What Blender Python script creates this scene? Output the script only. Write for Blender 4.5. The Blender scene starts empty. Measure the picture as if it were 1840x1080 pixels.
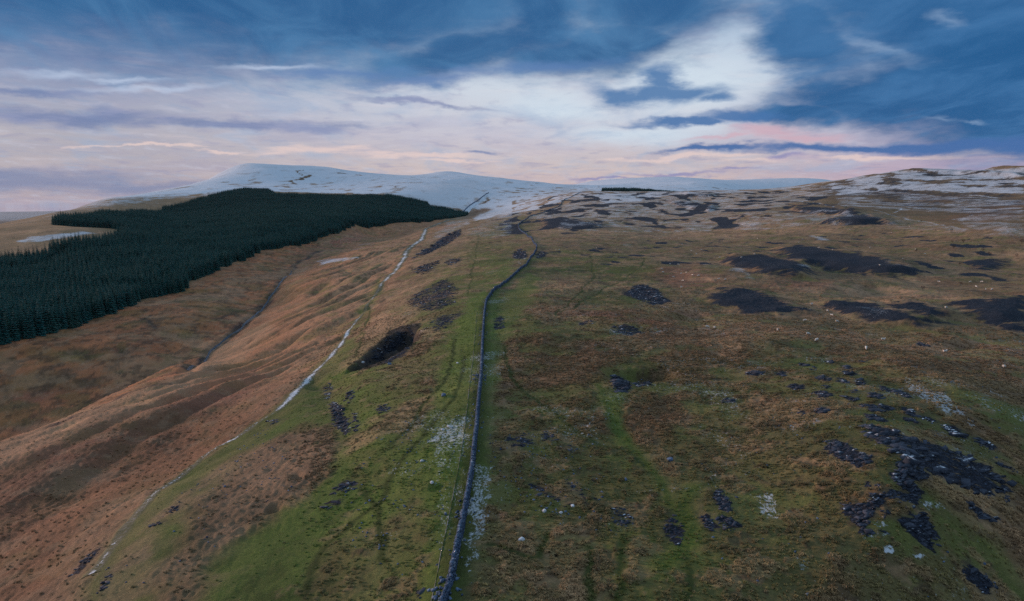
import bpy, bmesh, math, random
import numpy as np
from mathutils import Vector, Matrix, Euler

random.seed(7)
rng = np.random.default_rng(7)
scene = bpy.context.scene
C = scene.collection

# ------------------------------------------------------------------ camera, light, sky
PITCH = math.radians(8.1)
FPX = 1840 * 24.0 / 36.0
CAMZ = 100.0

cam_d = bpy.data.cameras.new('camera')
cam_d.lens = 24.0
cam_d.sensor_width = 36.0
cam_d.clip_start = 0.5
cam_d.clip_end = 60000.0
cam = bpy.data.objects.new('camera', cam_d)
cam.location = (0, 0, CAMZ)
cam.rotation_euler = (math.radians(90) - PITCH, 0, 0)
C.objects.link(cam)
scene.camera = cam

SUN_AZ = math.radians(-68)      # clockwise from the view direction (+Y)
SUN_EL = math.radians(8)
sun_d = bpy.data.lights.new('sun', 'SUN')
sun_d.energy = 3.1
sun_d.angle = math.radians(10)
sun_d.color = (1.0, 0.66, 0.52)
sun = bpy.data.objects.new('sun', sun_d)
sdir = Vector((math.sin(SUN_AZ) * math.cos(SUN_EL), math.cos(SUN_AZ) * math.cos(SUN_EL), math.sin(SUN_EL)))
sun.rotation_euler = (-sdir).to_track_quat('-Z', 'Y').to_euler()
sun.location = (0, 0, 300)
C.objects.link(sun)

scene.view_settings.view_transform = 'Standard'
scene.view_settings.look = 'None'
scene.view_settings.exposure = 0.0
scene.view_settings.gamma = 1.0
scene.view_settings.use_curve_mapping = False
scene.cycles.use_denoising = False


def px_dir(px, py):
    """pixel of the photograph -> (azimuth, tangent of elevation)"""
    px = np.asarray(px, float); py = np.asarray(py, float)
    xr = (px - 920) / FPX
    yu = (540 - py) / FPX
    dy = math.cos(PITCH) + yu * math.sin(PITCH)
    dz = -math.sin(PITCH) + yu * math.cos(PITCH)
    return np.arctan2(xr, dy), dz / np.hypot(xr, dy)


def srgb(r, g, b):
    def f(c):
        c /= 255.0
        return c / 12.92 if c <= 0.04045 else ((c + 0.055) / 1.055) ** 2.4
    return (f(r), f(g), f(b), 1.0)


class NT:
    """small helper round a node tree"""
    def __init__(self, tree):
        self.t = tree; self.n = tree.nodes; self.l = tree.links

    def set(self, sock, v):
        if isinstance(v, bpy.types.NodeSocket):
            self.l.new(v, sock)
        elif v is not None:
            sock.default_value = v

    def math(self, op, a, b=None, c=None, clamp=False):
        n = self.n.new('ShaderNodeMath'); n.operation = op; n.use_clamp = clamp
        self.set(n.inputs[0], a); self.set(n.inputs[1], b)
        if c is not None: self.set(n.inputs[2], c)
        return n.outputs[0]

    def vmath(self, op, a, b=None):
        n = self.n.new('ShaderNodeVectorMath'); n.operation = op
        self.set(n.inputs[0], a)
        if b is not None: self.set(n.inputs[1], b)
        return n.outputs['Value'] if op in ('LENGTH', 'DOT_PRODUCT') else n.outputs[0]

    def comb(self, x, y, z):
        n = self.n.new('ShaderNodeCombineXYZ')
        for i, v in enumerate((x, y, z)): self.set(n.inputs[i], v)
        return n.outputs[0]

    def sep(self, v):
        n = self.n.new('ShaderNodeSeparateXYZ'); self.set(n.inputs[0], v)
        return n.outputs[0], n.outputs[1], n.outputs[2]

    def noise(self, vec, scale, detail=4.0, rough=0.5, dist=0.0, color=False):
        n = self.n.new('ShaderNodeTexNoise')
        self.set(n.inputs['Vector'], vec); n.inputs['Scale'].default_value = scale
        n.inputs['Detail'].default_value = detail; n.inputs['Roughness'].default_value = rough
        n.inputs['Distortion'].default_value = dist
        return n.outputs['Color' if color else 0]

    def maprange(self, v, a, b, c=0.0, d=1.0, smooth=True):
        n = self.n.new('ShaderNodeMapRange'); n.interpolation_type = 'SMOOTHSTEP' if smooth else 'LINEAR'
        self.set(n.inputs['Value'], v)
        for k, x in zip(('From Min', 'From Max', 'To Min', 'To Max'), (a, b, c, d)): self.set(n.inputs[k], x)
        return n.outputs[0]

    def mix(self, f, a, b, mode='MIX'):
        n = self.n.new('ShaderNodeMix'); n.data_type = 'RGBA'; n.blend_type = mode
        self.set(n.inputs[0], f); self.set(n.inputs[6], a); self.set(n.inputs[7], b)
        return n.outputs[2]

    def ramp(self, v, stops):
        n = self.n.new('ShaderNodeValToRGB'); self.set(n.inputs[0], v)
        e = n.color_ramp.elements
        while len(e) < len(stops): e.new(0.5)
        for k, (p, col) in enumerate(stops):
            e[k].position = p; e[k].color = col
        return n.outputs[0]

    def mapping(self, vec, loc=(0, 0, 0), rot=(0, 0, 0), scale=(1, 1, 1), kind='TEXTURE'):
        n = self.n.new('ShaderNodeMapping'); n.vector_type = kind
        self.set(n.inputs['Vector'], vec)
        n.inputs['Location'].default_value = loc; n.inputs['Rotation'].default_value = rot
        n.inputs['Scale'].default_value = scale
        return n.outputs[0]

    def attr(self, name, kind='GEOMETRY'):
        n = self.n.new('ShaderNodeAttribute'); n.attribute_name = name; n.attribute_type = kind
        return n


# ------------------------------------------------------------------ world
world = bpy.data.worlds.new('World')
scene.world = world
world.use_nodes = True
SKY_STRENGTH = 0.1
w = NT(world.node_tree)
w.n.clear()
out = w.n.new('ShaderNodeOutputWorld')
bg = w.n.new('ShaderNodeBackground'); bg.inputs['Strength'].default_value = SKY_STRENGTH
w.l.new(bg.outputs[0], out.inputs[0])
sky = w.n.new('ShaderNodeTexSky'); sky.sky_type = 'NISHITA'; sky.sun_disc = False
sky.sun_elevation = SUN_EL; sky.sun_rotation = SUN_AZ % (2 * math.pi)
sky.altitude = 450; sky.air_density = 1.0; sky.dust_density = 1.0; sky.ozone_density = 1.5
tc = w.n.new('ShaderNodeTexCoord')
vx, vy, vz = w.sep(tc.outputs['Generated'])
az = w.math('ARCTAN2', vx, vy)
el = w.math('ARCSINE', vz)
ae = w.comb(az, el, 0.0)
# cloud layer coordinates: the direction met with a flat layer overhead
zz = w.math('ADD', w.math('MAXIMUM', vz, 0.0), 0.10)
plane = w.comb(w.math('DIVIDE', vx, zz), w.math('DIVIDE', vy, zz), 0.0)
n_big = w.noise(plane, 0.85, 6, 0.55, 0.6)
n_mid = w.noise(w.mapping(plane, loc=(7, 3, 0), rot=(0, 0, 0.5), scale=(1, .55, 1), kind='POINT'), 2.4, 7, 0.58, 0.8)
streak = w.noise(w.mapping(ae, scale=(1.0, 6.0, 1.0), kind='POINT'), 6.0, 7, 0.6, 0.5)
streak2 = w.noise(w.mapping(ae, loc=(3, 1, 0), scale=(1.0, 9.0, 1.0), kind='POINT'), 11.0, 6, 0.6, 0.4)
n_fine = w.noise(w.mapping(ae, scale=(1.0, 3.2, 1.0), kind='POINT'), 16.0, 7, 0.62, 0.3)
wcol = w.noise(w.mapping(ae, scale=(1.0, 2.5, 1.0), kind='POINT'), 9.0, 6, 0.6, 0.0, color=True)
wv = w.vmath('MULTIPLY', w.vmath('SUBTRACT', wcol, (0.5, 0.5, 0.5)), (0.11, 0.042, 0.0))
aew = w.vmath('ADD', ae, wv)


def sky_ell(cx, cy, rx, ry, tilt=0.0, src=None):
    """soft oval of the sky round a direction: 1 in its middle, 0 on its rim, negative outside"""
    a0, e0 = px_dir(cx, cy)
    a1, _ = px_dir(cx + rx, cy); _, e1 = px_dir(cx, cy - ry)
    m = w.mapping(src if src is not None else aew, loc=(float(a0), math.atan(float(e0)), 0), rot=(0, 0, -math.radians(tilt)),
                  scale=(abs(float(a1 - a0)), abs(math.atan(float(e1)) - math.atan(float(e0))), 1))
    return w.math('SUBTRACT', 1.0, w.vmath('LENGTH', m))


def sky_field(ells, src=None, k=0.12):
    acc = None
    for e in ells:
        f = sky_ell(*e, src=src)
        acc = f if acc is None else w.math('SMOOTH_MAX', acc, f, k)
    return acc


deg = math.radians
el_n = w.maprange(el, deg(-2), deg(18), 0, 1, smooth=False)
grad = w.ramp(el_n, [(0.0, srgb(196, 166, 184)), (0.13, srgb(214, 186, 186)), (0.25, srgb(210, 195, 198)), (0.38, srgb(206, 202, 216)),
                     (0.55, srgb(214, 222, 234)), (0.8, srgb(176, 200, 226)), (1.0, srgb(130, 165, 205))])
gleft = w.ramp(el_n, [(0.0, srgb(138, 142, 182)), (0.15, srgb(174, 164, 180)), (0.35, srgb(174, 170, 186)), (0.55, srgb(150, 158, 190)),
                      (0.75, srgb(130, 150, 192)), (1.0, srgb(84, 128, 178))])
gright = w.ramp(el_n, [(0.0, srgb(170, 140, 172)), (0.12, srgb(200, 164, 186)), (0.3, srgb(180, 172, 200)), (0.6, srgb(150, 180, 215)), (1.0, srgb(90, 135, 185))])
col = w.mix(w.maprange(az, deg(-34), deg(-2)), gleft, grad)
col = w.mix(w.maprange(az, deg(14), deg(34)), col, gright)
# behind the camera and overhead the layer goes on as the same broken blue cover
back = w.maprange(w.math('ABSOLUTE', az), deg(55), deg(100))
col = w.mix(w.math('MULTIPLY', back, 0.75), col, srgb(146, 168, 190))
high = w.maprange(el, deg(16), deg(45))
col = w.mix(w.math('MULTIPLY', high, 0.85), col, srgb(168, 188, 202))
nish = w.mix(1.0, sky.outputs[0], (SKY_STRENGTH, SKY_STRENGTH, SKY_STRENGTH, 1), 'MULTIPLY')
col = w.mix(0.12, col, nish)
# streaky veil
veil = w.maprange(streak, 0.42, 0.68)
col = w.mix(w.math('MULTIPLY', veil, 0.30), col, srgb(150, 150, 184))
veil2 = w.maprange(streak2, 0.5, 0.75)
col = w.mix(w.math('MULTIPLY', veil2, 0.22), col, srgb(232, 214, 214))
mot = w.noise(w.mapping(plane, loc=(2, 9, 0), rot=(0, 0, -.4), scale=(1, .8, 1), kind='POINT'), 4.2, 6, .6, .4)
col = w.mix(w.math('MULTIPLY', w.maprange(mot, .5, .72), .34), col, srgb(204, 206, 222))
col = w.mix(w.math('MULTIPLY', w.maprange(mot, .48, .28), .38), col, srgb(138, 142, 180))
# bright gap in the middle
gap = sky_field([(1240, 150, 170, 80, -10), (1090, 62, 70, 38, 10), (1010, 195, 150, 30, 6), (1228, 118, 60, 42, 40), (1150, 236, 190, 26)])
gapa = w.maprange(w.math('ADD', gap, w.math('MULTIPLY', w.math('SUBTRACT', streak, 0.5), 1.1)), -0.45, 1.0)
col = w.mix(w.math('MULTIPLY', gapa, 0.8), col, srgb(210, 225, 237))
thinv = w.maprange(w.math('ADD', w.math('MULTIPLY', n_mid, .6), w.math('MULTIPLY', n_fine, .4)), .47, .66)
col = w.mix(w.math('MULTIPLY', thinv, .42), col, srgb(150, 176, 208))
# warm lit streaks low in the sky
warm = sky_field([(600, 272, 150, 12), (760, 280, 130, 8, -3), (250, 262, 130, 4, -2), (400, 268, 70, 4, -3), (820, 292, 80, 5), (1230, 283, 210, 6, -3), (1560, 285, 330, 6)], k=0.02)
warma = w.maprange(w.math('ADD', warm, w.math('MULTIPLY', w.math('SUBTRACT', streak2, 0.5), 2.4)), -0.1, 0.8)
col = w.mix(w.math('MULTIPLY', warma, 0.75), col, srgb(232, 208, 202))


def deck(field, na, lo, hi, colour, strength=1.0, noise=None, fine=0.75):
    d = w.math('ADD', field, w.math('MULTIPLY', w.math('SUBTRACT', noise if noise is not None else n_mid, 0.5), na))
    d = w.math('ADD', d, w.math('MULTIPLY', w.math('SUBTRACT', n_fine, 0.5), fine))
    a = w.maprange(d, lo - 0.12, hi + 0.28)
    return w.math('MULTIPLY', a, strength), colour


def lay(a_c):
    global col
    col = w.mix(a_c[0], col, a_c[1])


# dark cloud colours vary with the layer's thickness
dk = w.mix(w.maprange(n_mid, 0.34, 0.74), srgb(40, 92, 142), srgb(74, 124, 170))
dk_r = w.mix(w.maprange(n_mid, 0.36, 0.70), srgb(40, 93, 144), srgb(64, 114, 164))
mauve = w.mix(w.maprange(streak, 0.4, 0.6), srgb(110, 128, 170), srgb(138, 148, 184))
# low grey-blue streaks
lay(deck(sky_field([(100, 206, 260, 21, -3), (420, 220, 270, 12, -2), (60, 161, 150, 10, -3), (570, 226, 90, 11), (860, 273, 40, 5), (760, 180, 120, 6, 4)], k=0.05), 0.9, -0.1, 0.55, mauve, 0.85, streak2))
lay(deck(sky_field([(60, 325, 270, 26, -2), (260, 333, 190, 13), (0, 312, 150, 16)], k=0.05), 0.9, -0.15, 0.6, srgb(120, 134, 170), 0.78, streak2))
lay(deck(sky_field([(1215, 313, 130, 4, -1), (1420, 285, 60, 7, 3), (1090, 322, 80, 3), (1320, 306, 60, 3)], k=0.05), 0.8, -0.1, 0.6, srgb(140, 140, 184), 0.8, streak2))
# top deck
lay(deck(sky_field([(250, -60, 800, 175, -5), (650, 10, 520, 120, -8), (850, 88, 260, 46, -10), (1040, 95, 200, 44, -4), (980, 30, 110, 90),
                    (1170, 10, 190, 70, 0), (1120, 80, 120, 50, -10)], k=0.15), 0.55, -0.40, 0.30, dk, 0.97, None, .5))
lay(deck(sky_field([(90, 128, 170, 13, -4), (290, 156, 150, 9, -5), (230, 138, 120, 8, -5), (480, 118, 120, 8, -3)], k=0.05), 1.2, 0.0, 0.8, srgb(190, 204, 228), 0.7, streak))
lay(deck(sky_field([(620, 130, 160, 14, -4), (780, 140, 150, 16, -6), (980, 122, 170, 16, -4)], k=0.1), 1.0, -0.1, 0.7, srgb(96, 130, 180), 0.75, streak))
# right decks
lay(deck(sky_field([(1680, 10, 380, 130, 6), (1450, 60, 140, 85, 30), (1850, 70, 380, 170, 0)], k=0.15), 0.5, -0.12, 0.34, dk_r, 0.98, None, .5))
lay(deck(sky_field([(1720, 165, 380, 95, 8), (1560, 182, 230, 58, 6), (1850, 190, 380, 120, 0), (1430, 205, 120, 32, 4), (1800, 120, 260, 110, 8)], k=0.12), 0.5, -0.12, 0.3, dk_r, 0.98, None, .5))
lay(deck(sky_field([(1190, 168, 125, 22, -3), (1192, 142, 34, 34, 40), (1130, 170, 90, 18, 8), (1270, 172, 60, 12, -2)], k=0.1), 0.7, -0.2, 0.5, srgb(78, 122, 172), 0.92, None, 1.0))
lay(deck(sky_field([(1220, 217, 110, 11, 0), (1330, 212, 120, 15, 4), (1250, 222, 60, 8)], k=0.1), 0.5, -0.05, 0.4, srgb(72, 116, 170), 0.93))
# pink lit cloud and the flat bank below it
lay(deck(sky_field([(1385, 241, 100, 13, 3), (1450, 250, 110, 10), (1300, 248, 80, 6)], k=0.08), 0.8, -0.05, 0.6, srgb(208, 172, 186), 0.75, streak2))
lay(deck(sky_field([(1520, 267, 340, 11, 1), (1740, 262, 290, 18, 0), (1900, 258, 240, 22), (1290, 266, 130, 8, -1)], k=0.05), 0.7, -0.05, 0.4, srgb(72, 110, 166), 0.96, streak2))
lay(deck(sky_field([(1690, 210, 45, 6, 8), (1740, 214, 40, 4), (1580, 85, 130, 15, 25), (1690, 38, 55, 18, 20)], k=0.05), 1.2, 0.1, 1.0, srgb(170, 194, 222), 0.36, streak))
# cover overhead and behind, out of the frame
ov = w.math('MULTIPLY', w.maprange(n_big, 0.40, 0.62), w.math('MAXIMUM', high, back))
col = w.mix(w.math('MULTIPLY', ov, 0.8), col, srgb(104, 140, 166))
# below the horizon: dull ground tone
col = w.mix(w.maprange(el, deg(-1.2), deg(-4)), col, srgb(70, 72, 92))
w.l.new(w.vmath('SCALE', col) if False else w.mix(1.0, col, (1 / SKY_STRENGTH,) * 3 + (1,), 'MULTIPLY'), bg.inputs[0])
world.cycles.sampling_method = 'MANUAL'
world.cycles.sample_map_resolution = 512

# ------------------------------------------------------------------ numeric helpers
_P = rng.permutation(4096).astype(np.int32)
_P = np.concatenate([_P, _P])
_G = np.stack([np.cos(np.arange(256) * 2 * np.pi / 256), np.sin(np.arange(256) * 2 * np.pi / 256)], 1).astype(np.float32)


def perlin(x, y, seed=0):
    x = np.asarray(x, np.float32) + seed * 17.31; y = np.asarray(y, np.float32) - seed * 9.7
    xi = np.floor(x); yi = np.floor(y)
    fx = x - xi; fy = y - yi
    xi = xi.astype(np.int64) & 4095; yi = yi.astype(np.int64) & 4095
    u = fx * fx * fx * (fx * (fx * 6 - 15) + 10); v = fy * fy * fy * (fy * (fy * 6 - 15) + 10)

    def g(ix, iy, dx, dy):
        h = _P[_P[ix & 4095] + (iy & 4095)] & 255
        gg = _G[h]
        return gg[..., 0] * dx + gg[..., 1] * dy
    a = g(xi, yi, fx, fy); b = g(xi + 1, yi, fx - 1, fy)
    c = g(xi, yi + 1, fx, fy - 1); d = g(xi + 1, yi + 1, fx - 1, fy - 1)
    return (a + u * (b - a) + v * ((c + u * (d - c)) - (a + u * (b - a)))) * 1.5


def fbm(x, y, oct=4, seed=0, gain=0.5):
    s = 0; a = 1.0
    for o in range(oct):
        s = s + a * perlin(x * 2 ** o, y * 2 ** o, seed + o * 3)
        a *= gain
    return s


def sstep(a, b, x):
    t = np.clip((x - a) / (b - a), 0, 1)
    return t * t * (3 - 2 * t)


# ------------------------------------------------------------------ lie of the land
# surveyed points of the place: (column, row, drop below the eye) or (column, row, None, distance)
KP = []
def kd(px, py, drop):
    t, e = px_dir(px, py); KP.append((float(t), math.log(drop / -float(e)), -drop))
def kr(px, py, r):
    t, e = px_dir(px, py); KP.append((float(t), math.log(r), float(e) * r))
def kz(px, r, z):
    t, e = px_dir(px, 500); KP.append((float(t), math.log(r), z))

for px in (-250, 0, 300, 600): kz(px, 25, -46 if px < 400 else -40)
for px in (900, 1200, 1600, 2100): kz(px, 25, -36)
# ridge with the wall
for a in [(800, 1080, 36), (850, 850, 35.4), (868, 650, 35), (880, 540, 34.6), (950, 450, 33), (942, 412, 31)]: kd(*a)
kr(1000, 370, 1500); kr(1050, 346, 1950)
# moor east of it
for a in [(1050, 1080, 36.5), (1050, 800, 35), (1050, 620, 35), (1060, 500, 34.5), (1080, 430, 32), (1300, 1080, 36), (1300, 850, 34.5),
          (1300, 650, 34.5), (1300, 520, 34.5), (1300, 450, 33), (1300, 410, 29), (1600, 1080, 37), (1600, 940, 33.5), (1600, 830, 31.5), (1680, 740, 32),
          (1500, 760, 32), (1450, 900, 34), (1850, 830, 36), (1850, 1080, 40), (1560, 640, 33.5), (1700, 632, 34), (1850, 690, 35.5), (1600, 560, 34.5), (1800, 560, 34),
          (1600, 470, 32.5), (1600, 430, 28), (1800, 470, 32), (2050, 830, 39), (2050, 560, 34), (2050, 1080, 44)]: kd(*a)
for a in [(1100, 385, 1150), (1250, 372, 1300), (1250, 343, 1900), (1150, 346, 2000), (1350, 340, 1850), (1350, 385, 950), (1450, 390, 850), (1450, 345, 1500),
          (1600, 402, 740), (1600, 370, 1050), (1600, 340, 1350), (1635, 305, 1650), (1800, 420, 560), (1800, 395, 700), (1800, 350, 1150), (1800, 304, 1550),
          (1720, 309, 1600), (1480, 327, 1750), (1550, 317, 1700), (2050, 300, 1500), (2050, 400, 650)]: kr(*a)
for px, z in ((1500, 0), (1650, 30), (1800, 40), (2050, 40)): kz(px, 2600, z - 25); kz(px, 5000, z - 60)
# west flank between wall and track
for a in [(700, 1080, 38), (650, 850, 37.5), (700, 700, 38), (740, 560, 39), (800, 480, 39), (850, 430, 37), (500, 1000, 40)]: kd(*a)
for a in [(165, 1030, 44), (300, 880, 44.5), (500, 735, 45), (590, 650, 46), (650, 575, 47), (700, 490, 47.5), (760, 415, 44)]: kd(*a)
kr(812, 398, 1480)
# slope to the stream
for a in [(0, 1080, 49), (0, 900, 52.5), (0, 790, 58), (-200, 940, 55), (-200, 860, 60), (150, 850, 52), (150, 730, 60), (330, 800, 51), (330, 655, 62), (250, 690, 61.5), (400, 650, 60),
          (470, 600, 62), (550, 560, 57), (550, 500, 58), (600, 480, 55), (650, 450, 51), (480, 660, 54)]: kd(*a)
# stream bed
for a in [(337, 665, 70), (400, 608, 71.5), (440, 585, 71), (482, 545, 69), (520, 490, 66), (545, 470, 62.5), (600, 440, 56), (650, 418, 51)]: kd(*a)
# valley floor behind the brow, far bank, foot of the forest
for a in [(-200, 250, -84), (0, 268, -81), (75, 285, -80), (150, 302, -78), (250, 330, -75.5)]: kz(*a)
for a in [(0, 700, 75), (0, 618, 66), (150, 680, 74.5), (150, 640, 70), (150, 585, 66), (250, 640, 70), (250, 545, 64), (330, 520, 62), (330, 590, 68), (400, 480, 57.5),
          (400, 540, 65), (480, 450, 54), (-200, 720, 76), (-200, 650, 66)]: kd(*a)
for a in [(600, 420, 1050), (640, 406, 1250), (750, 400, 1500), (832, 389, 1850)]: kr(*a)
# ground under the forest
for a in [(-200, 600, -64), (-200, 900, -54), (0, 600, -63.5), (0, 800, -57), (150, 700, -58), (300, 800, -53), (300, 1150, -42), (300, 1700, -22), (450, 1300, -30), (450, 1950, 14),
          (600, 1400, -28), (600, 1950, 8), (700, 1500, -25), (700, 1950, 2), (780, 1900, -24)]: kz(*a)
# clearing, brown field, west skyline
for a in [(60, 426, 950), (150, 416, 1000), (60, 406, 1150), (0, 405, 1300), (-200, 430, 1100), (100, 382, 1500), (200, 356, 1900), (300, 341, 2300), (340, 334, 2500), (380, 323, 2900), (400, 313, 3400), (420, 300.5, 3650),
          (438, 293.5, 3850), (470, 294, 3900), (520, 296, 4000), (600, 302, 4200), (660, 311, 4200), (450, 330, 2700), (480, 343, 2200), (540, 320, 3200), (600, 345, 2350), (600, 325, 3200), (700, 350, 2200), (700, 335, 2700), (700, 313.5, 4000), (740, 314, 4300),
          (790, 308.5, 5000), (815, 308.5, 5000), (845, 316, 4900), (765, 313, 4900), (800, 340, 2600), (800, 325, 3300), (850, 376, 2100), (880, 346, 2700), (880, 332, 3300), (910, 321, 4200), (950, 352, 2500), (950, 340, 3200), (970, 327, 4200), (1040, 332, 4100),
          (1060, 326, 8000), (1150, 319.5, 8000), (1205, 317.5, 8000), (1290, 323, 8000), (1400, 320.5, 8500), (1480, 322, 8500), (1140, 344, 2400), (1140, 336, 4000), (1300, 332, 4500)]: kr(*a)
for px, r, z in ((-200, 1700, -100), (0, 2000, -105), (100, 2600, -80), (200, 3200, -60), (300, 4000, -40), (-200, 4500, -140), (0, 5000, -140), (150, 6000, -130), (0, 10000, -140), (-200, 10000, -135), (100, 10000, -130),
                 (450, 6500, 60), (600, 6500, 60), (800, 8000, 100), (950, 6500, 30), (440, 12000, -50), (700, 14000, 0), (1060, 14000, 100), (1300, 14000, 100), (1500, 14000, 80), (1800, 14000, -50), (2050, 12000, -80), (1700, 9000, -80)):
    kz(px, r, z)
KP = np.array(KP)
TS = 2.6
kx = KP[:, 0] * TS; kyy = KP[:, 1]


def tps_k(d2):
    return 0.5 * d2 * np.log(d2 + 1e-9)

nk = len(KP)
A = np.zeros((nk + 3, nk + 3))
D2 = (kx[:, None] - kx[None]) ** 2 + (kyy[:, None] - kyy[None]) ** 2
A[:nk, :nk] = tps_k(D2) + np.eye(nk) * 4e-5
A[:nk, nk] = 1; A[:nk, nk + 1] = kx; A[:nk, nk + 2] = kyy
A[nk:, :nk] = A[:nk, nk:].T
# heights vary over very different ranges near and far: solve for height divided by a distance scale
zs = lambda lr: 0.6 + np.exp(lr) / 900.0
sol = np.linalg.solve(A, np.concatenate([KP[:, 2] / zs(kyy), np.zeros(3)]))

# tessellation: rings and spokes, finer ahead
T0 = math.radians(47)
th = np.concatenate([np.linspace(-T0, T0, 880), np.linspace(T0, 2 * math.pi - T0, 82)[1:-1]])
lr = [math.log(14.0)]
while lr[-1] < math.log(16000):
    r = math.exp(lr[-1])
    lr.append(lr[-1] + (0.03 if r < 45 else 0.0046 if r < 260 else 0.0062 if r < 700 else 0.0072 if r < 3000 else 0.011 if r < 5500 else 0.03))
lr = np.array(lr)
NT_, NR_ = len(th), len(lr)
thc = np.where(th > T0, np.where(th > math.pi, np.maximum(-T0 - (2 * math.pi - T0 - th) * 0.3, -T0 - 0.25), np.minimum(T0 + (th - T0) * 0.3, T0 + 0.25)), th)
thc = np.where(th > math.pi, -T0 - 0.12 * np.minimum(1, (2 * math.pi - T0 - th) * 3), np.where(th > T0, T0 + 0.12 * np.minimum(1, (th - T0) * 3), th))
# coarse evaluation, then smooth interpolation
ct = np.linspace(thc.min() - 0.01, thc.max() + 0.01, 300); cl = np.linspace(lr[0] - 0.01, lr[-1] + 0.01, 420)
gx, gy = np.meshgrid(ct * TS, cl, indexing='ij')
gz = np.full(gx.shape, sol[nk]) + sol[nk + 1] * gx + sol[nk + 2] * gy
for i in range(nk):
    gz += sol[i] * tps_k((gx - kx[i]) ** 2 + (gy - kyy[i]) ** 2)
gz *= zs(gy)


def cubic_axis(arr, pos, axis):
    n = arr.shape[axis]
    i = np.clip(np.floor(pos).astype(int), 1, n - 3); f = pos - i
    w0 = -0.5 * f + f * f - 0.5 * f ** 3; w1 = 1 - 2.5 * f * f + 1.5 * f ** 3
    w2 = 0.5 * f + 2 * f * f - 1.5 * f ** 3; w3 = -0.5 * f * f + 0.5 * f ** 3
    sh = [1, 1]; sh[axis] = -1
    return sum(np.take(arr, i + k - 1, axis) * wk.reshape(sh) for k, wk in enumerate((w0, w1, w2, w3)))

Z = cubic_axis(gz, (thc - ct[0]) / (ct[1] - ct[0]), 0)
Z = cubic_axis(Z, (lr - cl[0]) / (cl[1] - cl[0]), 1)
# out of view the land runs on as one even moor
side = sstep(T0 + 0.25, T0 + 0.9, np.abs(np.where(th > math.pi, th - 2 * math.pi, th)))[:, None]
R = np.exp(lr)[None, :] + 0 * th[:, None]
Z = Z * (1 - side) + (-42.0) * side
X = np.sin(th)[:, None] * R
Y = np.cos(th)[:, None] * R


def zlook(x, y, arr=None):
    """height of the ground (relative to the eye) at world x, y"""
    arr = Z if arr is None else arr
    t = np.arctan2(x, y); l = np.log(np.maximum(np.hypot(x, y), 14.5))
    ti = np.interp(t, th[:880], np.arange(880)); li = np.interp(l, lr, np.arange(NR_))
    i = np.clip(ti.astype(int), 0, 878); j = np.clip(li.astype(int), 0, NR_ - 2)
    f = ti - i; g = li - j
    return (arr[i, j] * (1 - f) * (1 - g) + arr[i + 1, j] * f * (1 - g) + arr[i, j + 1] * (1 - f) * g + arr[i + 1, j + 1] * f * g)


def ground(px, py):
    """where the sight line of a pixel first meets the land: world x, y"""
    px = np.atleast_1d(np.asarray(px, float)); py = np.atleast_1d(np.asarray(py, float))
    t, e = px_dir(px, py)
    ti = np.clip(np.interp(t, th[:880], np.arange(880)), 0, 878.999)
    i = ti.astype(int); f = (ti - i)[:, None]
    prof = (Z[i] * (1 - f) + Z[i + 1] * f) / np.exp(lr)[None]
    hit = prof >= e[:, None]
    hit[:, :3] = False
    j = np.argmax(hit, 1); j = np.where(hit.any(1), j, NR_ - 2); j = np.maximum(j, 1)
    k = np.arange(len(j))
    a = prof[k, j - 1] - e; b = prof[k, j] - e
    g = np.clip(a / np.where(np.abs(a - b) < 1e-9, 1, a - b), 0, 1)
    r = np.exp(lr[j - 1] + g * (lr[j] - lr[j - 1]))
    return np.sin(t) * r, np.cos(t) * r


def dens(pts, step=14):
    """more points along the edges of an outline"""
    o = []
    for (a, b) in zip(pts, pts[1:] + pts[:1]):
        n = max(1, int(math.hypot(b[0] - a[0], b[1] - a[1]) / step))
        for k in range(n): o.append((a[0] + (b[0] - a[0]) * k / n, a[1] + (b[1] - a[1]) * k / n))
    return o


def outline(pts, step=14):
    pts = dens(list(pts), step)
    x, y = ground([p[0] for p in pts], [p[1] for p in pts])
    return np.stack([x, y], 1)


def oval(cx, cy, rx, ry, tilt=0, n=16):
    c, s = math.cos(math.radians(tilt)), math.sin(math.radians(tilt))
    return [(cx + rx * math.cos(a) * c - ry * math.sin(a) * -s * -1, cy + rx * math.cos(a) * s + ry * math.sin(a) * c) for a in np.linspace(0, 2 * math.pi, n, endpoint=False)]


def sdf(poly, x, y):
    """signed distance to an outline in the plane, negative inside"""
    d = np.full(x.shape, 1e18); ins = np.zeros(x.shape, bool)
    n = len(poly)
    for i in range(n):
        ax, ay = poly[i]; bx, by = poly[(i + 1) % n]
        ex, ey = bx - ax, by - ay
        L = ex * ex + ey * ey + 1e-12
        t = np.clip(((x - ax) * ex + (y - ay) * ey) / L, 0, 1)
        d = np.minimum(d, (x - ax - t * ex) ** 2 + (y - ay - t * ey) ** 2)
        c = (ay > y) != (by > y)
        with np.errstate(divide='ignore', invalid='ignore'):
            ins ^= c & (x < (bx - ax) * (y - ay) / (by - ay + 1e-30) + ax)
    return np.where(ins, -1, 1) * np.sqrt(d)


FRONT = np.zeros((NT_, NR_), bool); FRONT[:880] = True


def mask_poly(poly, soft, XW, YW, grow=0.0):
    """(vertex indices, weight) of an outline with a soft rim"""
    m = soft + abs(grow) + 1
    sel = np.nonzero((XW > poly[:, 0].min() - m) & (XW < poly[:, 0].max() + m) & (YW > poly[:, 1].min() - m) & (YW < poly[:, 1].max() + m))
    d = sdf(poly, XW[sel], YW[sel])
    return sel, sstep(soft, -soft, d - grow)


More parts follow.
